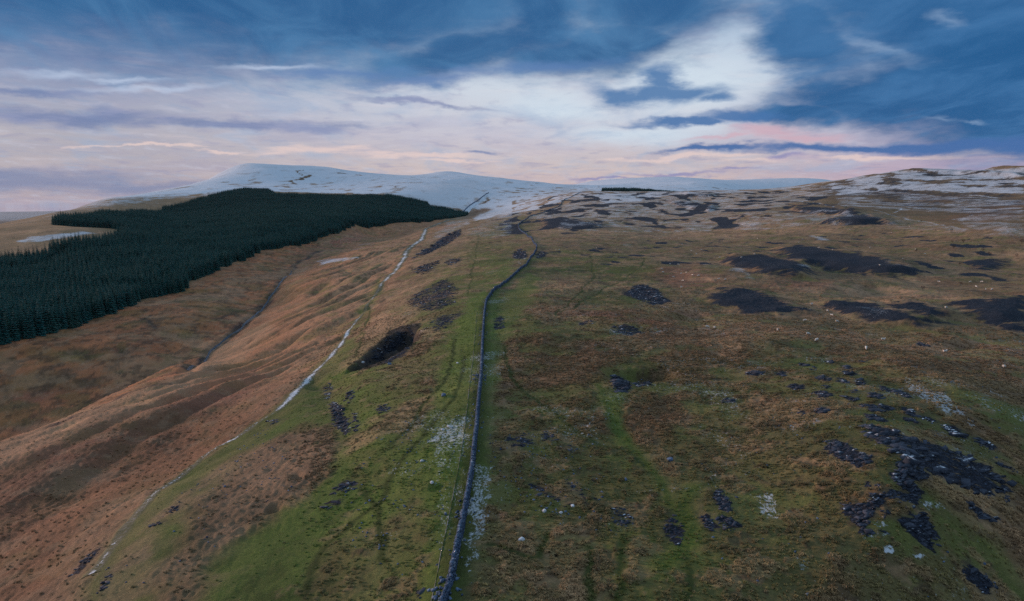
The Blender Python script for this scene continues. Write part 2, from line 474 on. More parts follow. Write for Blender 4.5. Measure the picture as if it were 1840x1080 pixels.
def mask_line(line, width, soft, XW, YW):
    m = width + soft + 1
    sel = np.nonzero((XW > line[:, 0].min() - m) & (XW < line[:, 0].max() + m) & (YW > line[:, 1].min() - m) & (YW < line[:, 1].max() + m))
    x, y = XW[sel], YW[sel]
    d = np.full(x.shape, 1e18)
    for (ax, ay), (bx, by) in zip(line[:-1], line[1:]):
        ex, ey = bx - ax, by - ay
        t = np.clip(((x - ax) * ex + (y - ay) * ey) / (ex * ex + ey * ey + 1e-12), 0, 1)
        d = np.minimum(d, (x - ax - t * ex) ** 2 + (y - ay - t * ey) ** 2)
    return sel, sstep(width + soft, max(width - soft, 0), np.sqrt(d))


def spline(pts, step):
    """even points along a smooth line through the given world points"""
    p = np.array(pts, float)
    p = np.vstack([2 * p[0] - p[1], p, 2 * p[-1] - p[-2]])
    o = []
    for i in range(1, len(p) - 2):
        for t in np.linspace(0, 1, 16, endpoint=False):
            a, b, c, d = p[i - 1], p[i], p[i + 1], p[i + 2]
            o.append(0.5 * (2 * b + (c - a) * t + (2 * a - 5 * b + 4 * c - d) * t * t + (3 * b - a - 3 * c + d) * t ** 3))
    o.append(p[-2])
    o = np.array(o)
    s = np.concatenate([[0], np.cumsum(np.hypot(*np.diff(o, axis=0).T))])
    q = np.arange(0, s[-1], step)
    return np.stack([np.interp(q, s, o[:, 0]), np.interp(q, s, o[:, 1])], 1)


def trace(pts):
    x, y = ground([p[0] for p in pts], [p[1] for p in pts])
    return np.stack([x, y], 1)


# ------------------------------------------------------------------ relief: mounds, ribs, pits, tussocks
RH = np.hypot(X, Y)
Z0 = Z.copy()
# hummocky swell of the moor, growing with distance
amp = 0.45 * sstep(40, 120, RH) + 2.2 * sstep(300, 1200, RH) + 3.5 * sstep(1500, 3500, RH)
Z = Z + 0.75 * fbm(X / 23, Y / 23, 3, 1) * sstep(30, 90, RH) * (1 - sstep(500, 1200, RH))
Z = Z + 2.0 * perlin(X / 75, Y / 75, 4) * sstep(90, 220, RH) * (1 - sstep(1500, 2500, RH))
Z = Z + 1.3 * fbm(X / 130, Y / 130, 4, 6) * sstep(550, 1100, RH)
Z = Z + 6.0 * fbm(X / 480, Y / 480, 4, 9) * sstep(2600, 3600, RH) * (1 - sstep(9000, 12000, RH) * 0.5)

# warped plan coordinates make every painted rim ragged
nw = sstep(500, 250, RH); mw = sstep(120, 260, RH); fw = sstep(600, 1200, RH); vw = sstep(1800, 3000, RH)
XW = X + 0.9 * fbm(X / 4, Y / 4, 3, 21) * nw + 3.0 * fbm(X / 22, Y / 22, 3, 22) * mw + 10 * fbm(X / 70, Y / 70, 3, 23) * fw + 40 * fbm(X / 300, Y / 300, 3, 26) * vw
YW = Y + 0.9 * fbm(X / 4, Y / 4, 3, 31) * nw + 3.0 * fbm(X / 22, Y / 22, 3, 32) * mw + 14 * fbm(X / 70, Y / 70, 3, 33) * fw + 60 * fbm(X / 300, Y / 300, 3, 36) * vw

# ribs that run along the west slope
rb = outline([(0, 810), (150, 745), (340, 670), (420, 625), (500, 575), (545, 500), (650, 455), (720, 440), (690, 500), (630, 580), (560, 660), (470, 735), (330, 830), (150, 960), (0, 1050)])
ux, uy = 0.257, 0.966
along = X * ux + Y * uy; across = X * uy - Y * ux
rib = fbm(across / 24 + 0.5 * perlin(along / 60, across / 60, 41), along / 230, 3, 40)
sel, wt = mask_poly(rb, 22, X, Y)
Z[sel] += (-3.0 * (1 - np.abs(rib[sel])) ** 3 + 1.0 * rib[sel]) * wt * (0.3 + 0.7 * sstep(120, 260, RH[sel]))
Zs = Z          # used for every sight line below


def raise_poly(pts, h, soft, warp=True):
    p = outline(pts)
    sel, wt = mask_poly(p, soft, XW if warp else X, YW if warp else Y)
    Z[sel] += h * wt

MOUNDS = [
    ([(1305, 462), (1360, 456), (1420, 468), (1470, 488), (1440, 497), (1380, 493), (1310, 476)], 3.0),
    ([(1392, 450), (1430, 439), (1480, 447), (1560, 461), (1620, 474), (1662, 488), (1640, 494), (1560, 493), (1490, 486), (1440, 470)], 3.5),
    ([(1280, 532), (1300, 516), (1340, 519), (1400, 540), (1447, 561), (1400, 569), (1340, 561), (1295, 547)], 1.6),
    ([(1466, 546), (1500, 539), (1560, 544), (1610, 558), (1650, 573), (1707, 580), (1650, 588), (1590, 582), (1520, 566)], 1.6),
    ([(1596, 545), (1630, 540), (1670, 549), (1707, 568), (1670, 571), (1620, 557)], 1.6),
    ([(1710, 550), (1750, 537), (1850, 536), (1850, 579), (1790, 575), (1740, 563)], 1.8),
    ([(1806, 580), (1850, 574), (1850, 592), (1815, 591)], 1.0),
    ([(1478, 402), (1500, 391), (1530, 383), (1572, 389), (1600, 402), (1530, 404)], 5.0),
    ([(1418, 371), (1460, 371), (1520, 375), (1548, 385), (1480, 386), (1440, 380)], 4.0),
    ([(1198, 361), (1230, 361), (1285, 372), (1278, 380), (1220, 372)], 3.5),
    ([(1228, 346), (1282, 349), (1278, 354), (1235, 353)], 4.0),
    ([(972, 395), (1010, 391), (1090, 404), (1060, 411), (980, 411)], 2.0),
    ([(1742, 469), (1800, 465), (1814, 476), (1760, 483)], 1.0),
]
for pts, h in MOUNDS: raise_poly(pts, h, 3.0 + h)

# sunken pits (shake holes) and the rock-walled hollow by the track
def pit(cx, cy, rx, ry, depth, tilt=0, power=1.0):
    p = outline(oval(cx, cy, rx, ry, tilt))
    m = p.mean(0); ext = np.sqrt(((p - m) ** 2).sum(1).mean())
    sel, wt = mask_poly(p, ext * 0.55, X + 0.5 * (XW - X), Y + 0.5 * (YW - Y))
    Z[sel] -= depth * wt ** power

HOLLOW = [(640, 662), (655, 645), (672, 628), (700, 606), (728, 592), (748, 586), (750, 600), (735, 618), (715, 632), (690, 645), (662, 656)]
p = outline(HOLLOW, 6)
sel, wt = mask_poly(p, 2.2, XW, YW, grow=0.3)
Z[sel] -= 7.0 * wt * (0.75 + 0.35 * perlin(X[sel] / 5, Y[sel] / 5, 55))
for a in [(1150, 672, 60, 10, 2.2), (1165, 678, 35, 8, 1.2), (1560, 528, 42, 9, 2.0), (1240, 570, 30, 6, 1.2), (1730, 620, 20, 7, 1.5), (590, 705, 14, 22, 2.0, 0), (575, 690, 22, 10, 1.0),
          (534, 856, 9, 6, 0.8), (494, 914, 9, 7, 0.9), (233, 860, 7, 4, 0.7), (785, 874, 9, 8, 0.7), (695, 484, 18, 6, 2.5), (620, 770, 14, 30, 1.0, -15),
          (790, 438, 28, 10, 3.5, -32), (215, 630, 14, 5, 1.2, 20), (270, 570, 25, 8, 1.5, 25), (150, 630, 30, 6, 1.2), (45, 770, 20, 8, 1.5)]:
    pit(*a)
# brow beyond the pavement knoll
ln = spline(trace([(1600, 655), (1690, 690), (1760, 720), (1850, 760)]), 1.0)
sel, wt = mask_line(ln, 5, 5, X, Y); Z[sel] += 1.0 * wt
ln = spline(trace([(970, 610), (1040, 600), (1120, 612), (1180, 622), (1300, 620), (1420, 640)]), 1.0)
sel, wt = mask_line(ln, 6, 6, X, Y); Z[sel] += 0.9 * wt
# stream bed and sunk banks
STREAM = spline(trace([(337, 666), (372, 642), (398, 615), (428, 594), (442, 580), (462, 563), (482, 540), (500, 514), (524, 486)]), 1.5)
sel, wt = mask_line(STREAM, 2.2, 2.2, X, Y); Z[sel] -= 1.6 * wt
# line of small crags on the east skyline
for pts, h in (([(1632, 304.5), (1700, 308), (1760, 309), (1840, 314), (1840, 318), (1700, 312), (1632, 308)], 5.0), ([(1785, 302.5), (1850, 304), (1850, 307), (1785, 305)], 6.0), ([(1545, 317), (1590, 313), (1592, 315), (1547, 319)], 2.0)):
    raise_poly(pts, h, 12)
# scarp edges among the limestone
KNOB = perlin(X / 3.1, Y / 3.1, 61)

# tussocks
tus = np.abs(fbm(X / 1.7, Y / 1.7, 2, 71)) * 0.34 + 0.18 * perlin(X / 4.7, Y / 4.7, 72)
TUSS = sstep(30, 60, RH) * (1 - sstep(260, 480, RH))
ROUGH = np.ones(X.shape)       # smoother where the turf is grazed short

# ------------------------------------------------------------------ what grows where (albedo of the cover, snow, bare rock)
def a3(*c): return np.array(c, float)
MOOR = a3(.225, .158, .086); STRAW = a3(.395, .250, .150); RUST = a3(.410, .198, .104); BRACK = a3(.195, .112, .066); OLIVE = a3(.138, .138, .046)
GREEN = a3(.122, .172, .034); DKGREEN = a3(.056, .078, .018); HEATH = a3(.026, .028, .036); ROCKC = a3(.026, .034, .052); MAROON = a3(.270, .112, .080); DIRT = a3(.075, .050, .032); PALE = a3(.36, .27, .17)

COL = np.zeros(X.shape + (3,)) + MOOR
HEAT = np.zeros(X.shape); SNOW = np.zeros(X.shape); ROCK = np.zeros(X.shape)


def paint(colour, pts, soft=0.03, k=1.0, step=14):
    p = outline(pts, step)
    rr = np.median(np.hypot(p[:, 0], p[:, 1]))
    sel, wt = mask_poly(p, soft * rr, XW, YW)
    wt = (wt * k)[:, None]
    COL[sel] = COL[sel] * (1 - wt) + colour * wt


def add(arr, pts, value, soft=0.02, mode='max', step=14):
    p = outline(pts, step)
    rr = np.median(np.hypot(p[:, 0], p[:, 1]))
    sel, wt = mask_poly(p, soft * rr, XW, YW)
    if mode == 'max': arr[sel] = np.maximum(arr[sel], value * wt)
    else: arr[sel] = arr[sel] * (1 - wt) + value * wt


def stroke(colour, pts, width, soft, k=1.0, arr=None, value=0.0, step=0.8, warp=0.35):
    ln = spline(trace(pts), step)
    sel, wt = mask_line(ln, width, soft, X + warp * (XW - X), Y + warp * (YW - Y))
    if arr is not None: arr[sel] = np.maximum(arr[sel], value * wt)
    else:
        wt = (wt * k)[:, None]; COL[sel] = COL[sel] * (1 - wt) + colour * wt

# far country
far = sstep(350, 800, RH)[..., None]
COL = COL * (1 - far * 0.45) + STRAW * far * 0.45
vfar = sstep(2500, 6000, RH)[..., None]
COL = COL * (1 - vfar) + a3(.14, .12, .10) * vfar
# west flank and valley: rusty moor grass, the brow's lit crest put into its colour
paint(RUST, [(-150, 1180), (-150, 640), (0, 618), (330, 520), (480, 445), (640, 402), (800, 395), (815, 405), (770, 420), (715, 495), (660, 580), (600, 655), (510, 745), (300, 885), (160, 1040), (60, 1180)], 0.03)
paint(STRAW, [(560, 540), (640, 455), (800, 398), (770, 420), (715, 495), (660, 575), (600, 655), (510, 740), (430, 760), (480, 690), (540, 620)], 0.08, 0.65)
paint(MAROON, [(-150, 1010), (0, 850), (140, 790), (300, 730), (400, 690), (470, 660), (480, 690), (350, 760), (250, 800), (160, 880), (40, 980), (-150, 1100)], 0.07, 0.8)
paint(STRAW, [(-100, 820), (0, 792), (150, 733), (330, 662), (480, 580), (470, 605), (330, 690), (150, 760), (0, 830), (-100, 880)], 0.02, 0.35)
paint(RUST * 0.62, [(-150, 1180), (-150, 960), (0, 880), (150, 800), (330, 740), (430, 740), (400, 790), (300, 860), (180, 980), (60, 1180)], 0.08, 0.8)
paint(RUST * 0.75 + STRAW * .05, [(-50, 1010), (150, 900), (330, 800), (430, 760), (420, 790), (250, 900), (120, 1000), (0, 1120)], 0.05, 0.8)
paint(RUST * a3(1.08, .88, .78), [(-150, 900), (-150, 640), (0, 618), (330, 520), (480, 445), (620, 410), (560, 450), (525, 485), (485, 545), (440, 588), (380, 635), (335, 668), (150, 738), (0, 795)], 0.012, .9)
paint(STRAW * .8 + RUST * .35, [(0, 800), (150, 738), (335, 668), (440, 600), (490, 570), (490, 600), (440, 640), (335, 705), (150, 775), (0, 835)], .015, .75)  # paler strip along the brow: light on the crest put into the colour
# valley floor mosaic
for (cx, cy, rx, ry, t), c, k in [((320, 590, 45, 16, 22), OLIVE, .38), ((380, 560, 45, 18, -20), OLIVE, .38), ((170, 640, 60, 12, 5), OLIVE, .38), ((90, 640, 60, 14, 5), OLIVE, .38), ((60, 690, 60, 20, -10), OLIVE * .9, .38),
                                  ((150, 690, 50, 10, -15), DIRT * 1.4, .6), ((280, 590, 32, 8, 30), DIRT, .8), ((215, 632, 14, 4, 22), HEATH, .9), ((160, 636, 22, 5, 10), DIRT, .8), ((45, 768, 22, 10, -20), MAROON * .5, .9),
                                  ((40, 720, 60, 14, -12), MAROON, .6), ((400, 575, 22, 3, 10), HEATH, .8), ((430, 560, 25, 2, 12), HEATH, .7), ((290, 615, 10, 3, 0), HEATH, .7), ((105, 672, 18, 5, 5), DIRT, .7), ((240, 645, 16, 3, 10), DIRT, .8),
                                  ((420, 520, 60, 14, -25), RUST * 1.15, .7), ((560, 455, 60, 10, -18), MAROON, .5), ((620, 432, 40, 8, -10), MAROON * 1.2, .6)]:
    paint(c, oval(cx, cy, rx, ry, t), 0.015, k)
ln = spline(trace([(340, 664), (372, 641), (398, 614), (428, 593), (442, 579), (462, 562), (482, 539), (500, 513), (524, 485), (545, 468), (580, 450)]), 1.0)
sel, wt = mask_line(ln, 2.6, 2.0, XW, YW); COL[sel] = COL[sel] * (1 - .9 * wt[:, None]) + HEATH * .9 * wt[:, None]
for pts in ([(372, 638), (400, 620), (420, 606)], [(400, 570), (425, 566), (440, 572)], [(415, 560), (450, 556), (470, 552)], [(270, 568), (262, 574), (285, 590)], [(100, 762), (140, 745), (200, 722), (300, 690)]):
    ln = spline(trace(pts), 1.0); sel, wt = mask_line(ln, 1.3, 1.2, XW, YW); COL[sel] = COL[sel] * (1 - .8 * wt[:, None]) + HEATH * .8 * wt[:, None]
# ridge: short green turf
paint(GREEN, [(130, 1180), (200, 1030), (330, 905), (450, 800), (560, 700), (640, 620), (700, 590), (760, 520), (830, 470), (880, 450), (925, 470), (900, 545), (885, 640), (880, 760), (868, 860), (840, 1000), (815, 1180)], 0.035)
paint(OLIVE, [(700, 620), (760, 540), (800, 470), (860, 420), (930, 380), (960, 400), (930, 450), (900, 520), (860, 560), (830, 650), (780, 720), (740, 700), (700, 680)], 0.06, 0.75)
paint(STRAW * .8 + OLIVE * .2, [(660, 590), (700, 540), (740, 500), (760, 530), (750, 575), (700, 600), (660, 640)], 0.04, 0.75)
paint(OLIVE, [(760, 620), (800, 640), (800, 730), (740, 800), (690, 840), (700, 740)], 0.05, 0.7)
paint(MOOR, [(680, 655), (720, 640), (770, 650), (760, 700), (690, 705)], 0.04, 0.6)
paint(BRACK * .75 + STRAW * .3, [(240, 1180), (300, 1000), (360, 900), (450, 810), (540, 765), (600, 765), (612, 830), (560, 880), (480, 935), (420, 980), (380, 1010), (330, 1180)], 0.03, 0.9)
paint(STRAW * .7 + RUST * .3, [(430, 850), (480, 800), (560, 780), (600, 800), (560, 850), (480, 890)], 0.05, 0.5)
paint(MOOR, [(540, 1180), (560, 1040), (590, 985), (640, 945), (690, 905), (740, 855), (770, 880), (760, 960), (700, 1040), (690, 1180)], 0.03, 0.42)
paint(BRACK, [(575, 1010), (600, 975), (640, 985), (625, 1030), (590, 1050), (560, 1090)], 0.03, 0.7)
paint(OLIVE, [(700, 1180), (700, 1060), (760, 940), (790, 960), (780, 1180)], 0.04, 0.8)
paint(STRAW * .6 + MOOR * .4, [(700, 870), (735, 825), (760, 845), (735, 880), (700, 900)], 0.03, 0.6)
paint(GREEN, [(130, 1050), (230, 930), (330, 850), (450, 770), (560, 670), (640, 570), (680, 500), (690, 505), (655, 590), (570, 690), (470, 775), (350, 870), (290, 930), (330, 930), (260, 1010), (200, 1090)], 0.02, 0.75)
# moor east of the wall
paint(OLIVE * .82, [(870, 1180), (880, 800), (900, 620), (905, 520), (960, 455), (1100, 450), (1180, 470), (1200, 530), (1100, 560), (1010, 580), (1050, 640), (1250, 640), (1500, 640), (1850, 740), (2000, 800), (2000, 1180)], 0.05, 0.95)
paint(BRACK * 1.1, [(890, 660), (930, 620), (1000, 605), (1100, 612), (1120, 650), (1060, 690), (980, 705), (910, 700), (880, 740), (870, 700)], 0.03, 0.8)
paint(BRACK, [(1110, 770), (1120, 735), (1170, 705), (1230, 705), (1240, 760), (1190, 800), (1130, 800)], 0.03, 0.75)
paint(STRAW * .85, [(930, 550), (1040, 545), (1150, 555), (1250, 560), (1330, 575), (1440, 590), (1560, 590), (1700, 600), (1850, 620), (1850, 660), (1700, 640), (1500, 612), (1300, 605), (1150, 612), (1000, 590)], 0.012, 0.95)
paint(STRAW, [(950, 500), (1040, 490), (1060, 520), (1000, 545), (940, 540)], 0.05, 0.55)
paint(MAROON, [(1000, 560), (1200, 560), (1280, 570), (1200, 585), (1080, 580)], 0.03, 0.5)
paint(OLIVE, [(1000, 575), (1150, 580), (1160, 600), (1090, 612), (1000, 600)], 0.03, 0.8)
paint(STRAW * .75 + BRACK * .25, [(860, 1010), (900, 930), (960, 930), (1060, 950), (1080, 1010), (1060, 1180), (850, 1180)], 0.04, 0.8)
paint(BRACK * .8, [(900, 985), (950, 980), (980, 1030), (960, 1060), (900, 1060)], 0.03, 0.6)
paint(MOOR, [(1190, 900), (1210, 800), (1400, 760), (1480, 790), (1500, 900), (1600, 980), (1800, 1000), (1800, 1180), (1400, 1180), (1280, 1000)], 0.06, 0.3)
paint(BRACK * 1.1, [(1460, 1040), (1500, 1010), (1540, 1050), (1550, 1180), (1450, 1180)], 0.03, 0.6)
paint(STRAW * .8, [(1640, 690), (1700, 700), (1760, 740), (1800, 780), (1850, 810), (1850, 860), (1780, 800), (1700, 755), (1640, 720)], 0.02, 0.6)
paint(GREEN * .9 + OLIVE * .2, [(1700, 690), (1850, 740), (1850, 790), (1780, 760), (1700, 720)], 0.03, 0.7)
paint(MAROON * .8 + BRACK * .2, [(1250, 480), (1180, 480), (1160, 500), (1230, 520), (1290, 520), (1300, 490)], 0.03, 0.6)
paint(MAROON * .9, [(1330, 520), (1420, 500), (1520, 510), (1560, 520), (1440, 530)], 0.03, 0.5)
paint(STRAW, [(1330, 535), (1450, 515), (1600, 512), (1700, 525), (1740, 540), (1600, 535), (1480, 535), (1440, 550)], 0.012, 0.9)
paint(MOOR * .85, [(1000, 420), (1300, 425), (1600, 412), (1850, 440), (1850, 500), (1600, 505), (1400, 495), (1200, 455), (1000, 450)], 0.05, 0.6)
paint(STRAW * 1.1, [(960, 408), (1100, 406), (1300, 412), (1400, 420), (1300, 432), (1000, 425)], 0.06, 0.6)
paint(STRAW, [(1450, 405), (1570, 404), (1560, 412), (1460, 412)], 0.03, 0.7)
# patches of the moor's own mosaic: rank grass, rushes, short turf
for k_, (lam, c, lo, hi, st) in enumerate([(38, OLIVE, .15, .4, .5), (55, STRAW, .2, .5, .55), (26, BRACK, .25, .45, .6), (14, GREEN, .3, .5, .35), (6, DIRT * 1.4, .32, .55, .45), (7, STRAW, .3, .5, .4), (2.6, DIRT, .42, .62, .6)]):
    n = fbm(X / lam, Y / lam, 5, 80 + 5 * k_, .58)
    west = 1 - (.92 if k_ in (4, 6) else .7) * sstep(-.25, -.36, np.where(th > math.pi, th - 2 * math.pi, th))[:, None] * (k_ not in (1, 5))
    wgt = (sstep(lo, hi, n) * st * west * (1 - sstep(900, 2000, RH)) * (1 - .6 * sstep(.01, .05, COL[..., 1] - COL[..., 0] * .8) * (k_ in (4, 6, 2))))[..., None]
    COL = COL * (1 - wgt) + c * wgt
paint(GREEN, [(790, 1180), (800, 1060), (815, 960), (830, 880), (842, 800), (850, 720), (858, 640), (864, 570), (880, 530), (862, 520), (830, 560), (800, 640), (770, 740), (720, 830), (660, 900), (600, 970), (700, 930), (760, 880), (780, 960), (760, 1080), (740, 1180)], .015, .8)
paint(GREEN, [(600, 900), (560, 960), (460, 1040), (380, 1180), (330, 1180), (400, 1020), (500, 940), (590, 860), (610, 790), (640, 830)], .015, .75)
paint(GREEN * .9, [(640, 620), (600, 680), (540, 740), (470, 790), (390, 840), (290, 920), (200, 1020), (140, 1180), (120, 1180), (180, 1010), (280, 890), (400, 800), (500, 740), (580, 665), (630, 600)], .01, .6)
paint(GREEN * .95, [(868, 640), (880, 560), (905, 530), (950, 490), (975, 500), (940, 560), (905, 620), (890, 700), (884, 780), (876, 860), (862, 860), (866, 740)], .012, .6)
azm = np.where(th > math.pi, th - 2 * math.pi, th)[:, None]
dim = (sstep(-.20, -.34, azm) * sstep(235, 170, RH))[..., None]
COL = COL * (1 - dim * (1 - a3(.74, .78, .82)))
vp = outline([(-150, 900), (-150, 640), (0, 618), (330, 520), (480, 445), (620, 410), (560, 450), (525, 485), (485, 545), (440, 588), (380, 635), (335, 668), (150, 738), (0, 795)])
sel, wt = mask_poly(vp, 8, X, Y)
for lam, c, lo, hi, st in ((13, DIRT * 1.5, .22, .36, .55), (30, OLIVE * .85, .2, .4, .4), (7, DIRT, .34, .46, .6), (19, STRAW * .9, .25, .45, .45)):
    n = fbm(X[sel] / lam, Y[sel] / lam, 5, 230 + lam, .6); w3 = (sstep(lo, hi, n) * wt * st)[:, None]; COL[sel] = COL[sel] * (1 - w3) + c * w3
# trodden paths
PATHS = [[(835, 640), (822, 700), (790, 745), (745, 800), (700, 862), (680, 905), (620, 950), (575, 995), (556, 1040), (552, 1090)], [(818, 610), (800, 680), (760, 730), (735, 770), (700, 800)],
         [(1075, 690), (1110, 770), (1170, 842), (1205, 900), (1232, 930), (1232, 975), (1190, 1020)], [(905, 620), (920, 680), (1000, 745), (1060, 790), (1120, 810), (1160, 840)],
         [(1000, 565), (1050, 515), (1064, 495), (1060, 455)], [(1010, 560), (1080, 525), (1130, 495), (1155, 470), (1150, 452)], [(1112, 1090), (1118, 1020), (1125, 955)], [(1240, 1090), (1235, 980), (1242, 880), (1280, 868)],
         [(1095, 740), (1110, 790)], [(690, 1010), (680, 930), (650, 870)], [(1058, 1090), (1055, 980)], [(860, 420), (850, 480), (840, 530)], [(640, 640), (655, 590), (668, 540)], [(880, 980), (960, 1000), (985, 960)]]
for k_, pts in enumerate(PATHS):
    stroke(DKGREEN * .9, pts, 0.42, 0.35, 0.9, warp=0.5)
    if k_ in (2,): stroke(GREEN * .8, pts, 1.1, 0.9, 0.6, warp=0.5)
stroke(GREEN * .9, [(1110, 705), (1105, 750), (1120, 800)], 1.3, 1.0, .7)
stroke(GREEN * .85, [(1240, 875), (1236, 930), (1240, 965), (1170, 1020)], 1.3, 1.0, .7)
# rank green strips against the wall
WALLPX = [(792, 1100), (800, 1075), (812, 1035), (824, 975), (834, 925), (843, 875), (850, 825), (856, 770), (860, 720), (864, 680), (866, 640), (868, 600), (871, 560), (876, 538), (893, 518), (920, 498), (945, 478), (960, 456), (963, 440), (948, 425), (933, 412), (934, 402), (950, 390), (985, 378), (1003, 372), (1013, 360), (1030, 352), (1052, 345)]
wl = trace(WALLPX)
WALL = spline(wl, 0.5)
sel, wt = mask_line(WALL[:700], 1.7, 1.0, X, Y); COL[sel] = COL[sel] * (1 - wt[:, None] * .85) + (DKGREEN * 1.25) * wt[:, None] * .85
# dark heath and rubble, and the hollow's painted shade
SNOW0 = []
hn = fbm(X / 9, Y / 14, 4, 145)
for pts, h in MOUNDS:
    p = outline(pts); m_ = np.median(np.hypot(p[:, 0], p[:, 1]))
    sel, wt = mask_poly(p, .024 * m_ + 2.5, XW, YW)
    wt = np.clip(wt * 1.15 + .18 * hn[sel] * (wt > .05), 0, 1)
    HEAT[sel] = np.maximum(HEAT[sel], .95 * wt); SNOW0.append((sel, .20 * wt))
ROCKS = []      # (outline, stone size, density, label)


def rk(label, size, cover, *outs):
    """a patch of bare rock: one or several outlines, stone size in metres, share of the ground covered"""
    for o in outs:
        paint(ROCKC * 1.1 + HEATH * .3, o, 0.008, .45 * cover, 8); add(ROCK, o, .35 + .6 * cover, 0.008, step=8)
    ROCKS.append((label, size, cover, outs))

HOL2 = [(630, 668), (650, 640), (672, 620), (700, 598), (730, 584), (756, 578), (760, 602), (744, 622), (722, 640), (694, 654), (660, 664)]
paint(HEATH * .8 + DIRT * .2, HOL2, 0.006, .9, 6); add(HEAT, HOLLOW, .62, .01, step=6)  # dark wash over the hollow's rock: shade put into the colour
rk('long dark scree tongue on the green slope above the bracken', .38, .75, [(594, 724), (604, 724), (614, 735), (624, 752), (634, 774), (622, 780), (610, 770), (600, 752)])
rk('dark rock wall of the deep hollow beside the track', .55, .6, [(668, 632), (700, 606), (728, 592), (748, 587), (746, 600), (715, 620), (690, 640), (662, 652)])
rk('pale scree on the lip below the deep hollow', .4, .35, [(690, 652), (715, 636), (732, 618), (742, 626), (730, 640), (705, 652)])
rk('broad blue grey scree fan left of the wall bend', .3, .33, [(733, 545), (745, 530), (770, 515), (800, 500), (822, 520), (818, 545), (790, 560), (760, 558)])
rk('small scree fan below the broad fan on the green ridge', .28, .3, [(776, 572), (800, 566), (828, 560), (820, 575), (805, 588), (780, 596)])
rk('dark crag edge under the ridge beside the upper track', .6, .5, [(742, 464), (770, 444), (800, 424), (828, 412), (826, 424), (800, 440), (768, 456)])
rk('dark patch of heathery scree on the upper ridge slope', .4, .3, [(738, 486), (760, 476), (790, 468), (780, 484), (755, 494)], [(800, 470), (825, 460), (830, 468), (808, 478)])
rk('round dark scree patch tight against the left of the wall', .5, .6, [(921, 456), (932, 448), (944, 450), (947, 460), (938, 466), (926, 465)])
rk('low scree patch just right of the wall bend', .5, .45, [(964, 458), (972, 451), (984, 455), (976, 462), (964, 464)])
rk('small blue grey scree by the narrow path right of the wall', .35, .4, [(886, 574), (898, 568), (908, 574), (906, 590), (892, 594)])
rk('dark rock hump with snow streak in the grassy hollow', .45, .8, [(1098, 676), (1112, 672), (1126, 684), (1134, 694), (1126, 706), (1104, 704), (1098, 692)])
rk('thin scree trailing right of the dark rock hump', .3, .35, [(1138, 688), (1156, 680), (1174, 682), (1168, 692), (1146, 698)])
rk('scree scatter on the olive shelf beside the maroon grass', .4, .4, [(1096, 588), (1118, 582), (1140, 588), (1150, 598), (1128, 604), (1104, 598)], [(1040, 580), (1060, 576), (1066, 582), (1048, 588)])
rk('dark wedge of scree below the sheep track', .5, .7, [(1138, 514), (1160, 512), (1180, 522), (1200, 542), (1172, 548), (1140, 536), (1130, 526)])
rk('upper rock slab of the three beside the forked path', .3, .85, [(1280, 882), (1292, 879), (1302, 888), (1310, 902), (1319, 914), (1312, 920), (1298, 914), (1286, 902)])
rk('slim left slab of the three beside the forked path', .3, .85, [(1264, 928), (1274, 925), (1280, 936), (1287, 950), (1280, 955), (1268, 944)])
rk('square lower slab of the three beside the forked path', .3, .8, [(1288, 928), (1302, 925), (1318, 930), (1326, 942), (1316, 956), (1302, 950), (1292, 940)])
rk('grey violet gravelly scree left of the forked path', .25, .35, [(1196, 938), (1212, 926), (1224, 940), (1228, 965), (1222, 982), (1200, 976), (1188, 962)])
rk('black scree wedge above the ring of rubble', .4, .8, [(1484, 792), (1500, 790), (1530, 800), (1562, 818), (1558, 836), (1545, 841), (1524, 834), (1500, 818), (1480, 806)])
rk('large bare limestone pavement sweeping across the knoll', .7, .55, [(1548, 764), (1580, 766), (1640, 786), (1690, 802), (1745, 822), (1790, 848), (1812, 866), (1808, 892), (1786, 896), (1740, 882), (1690, 862), (1650, 838), (1600, 806), (1560, 782)])
rk('rubble band between the pavement and the ring', .45, .75, [(1602, 830), (1625, 828), (1648, 838), (1668, 852), (1664, 864), (1640, 860), (1612, 846)])
rk('dark rubble wedge touching the top of the ring', .38, .8, [(1600, 852), (1622, 850), (1640, 860), (1656, 880), (1652, 896), (1630, 886), (1606, 876)])
rk('curved rubble ring with grass in its middle', .38, .85, [(1512, 906), (1530, 898), (1548, 904), (1562, 896), (1556, 890), (1590, 886), (1630, 888), (1652, 898), (1648, 910), (1640, 914), (1624, 900), (1590, 896), (1580, 904), (1566, 916), (1556, 934), (1556, 950), (1584, 952), (1586, 960), (1552, 960), (1534, 940), (1520, 922)], [(1584, 916), (1596, 916), (1600, 926), (1588, 930)])
rk('diamond shaped black scree right of the rubble ring', .36, .88, [(1624, 938), (1640, 932), (1652, 918), (1664, 926), (1672, 940), (1684, 964), (1682, 990), (1664, 980), (1640, 964), (1626, 952)])
rk('dark scree at the foot of the knoll by the snow patch', .36, .75, [(1716, 1020), (1740, 1014), (1760, 1026), (1790, 1046), (1800, 1058), (1764, 1066), (1744, 1048)])
rk('tilted grey limestone slab right of the rubble ring', .6, .8, [(1740, 904), (1752, 908), (1772, 918), (1800, 936), (1796, 942), (1764, 934), (1744, 918)])
rk('small grey slab above the rubble ring', .45, .8, [(1552, 863), (1564, 864), (1582, 878), (1566, 876)])
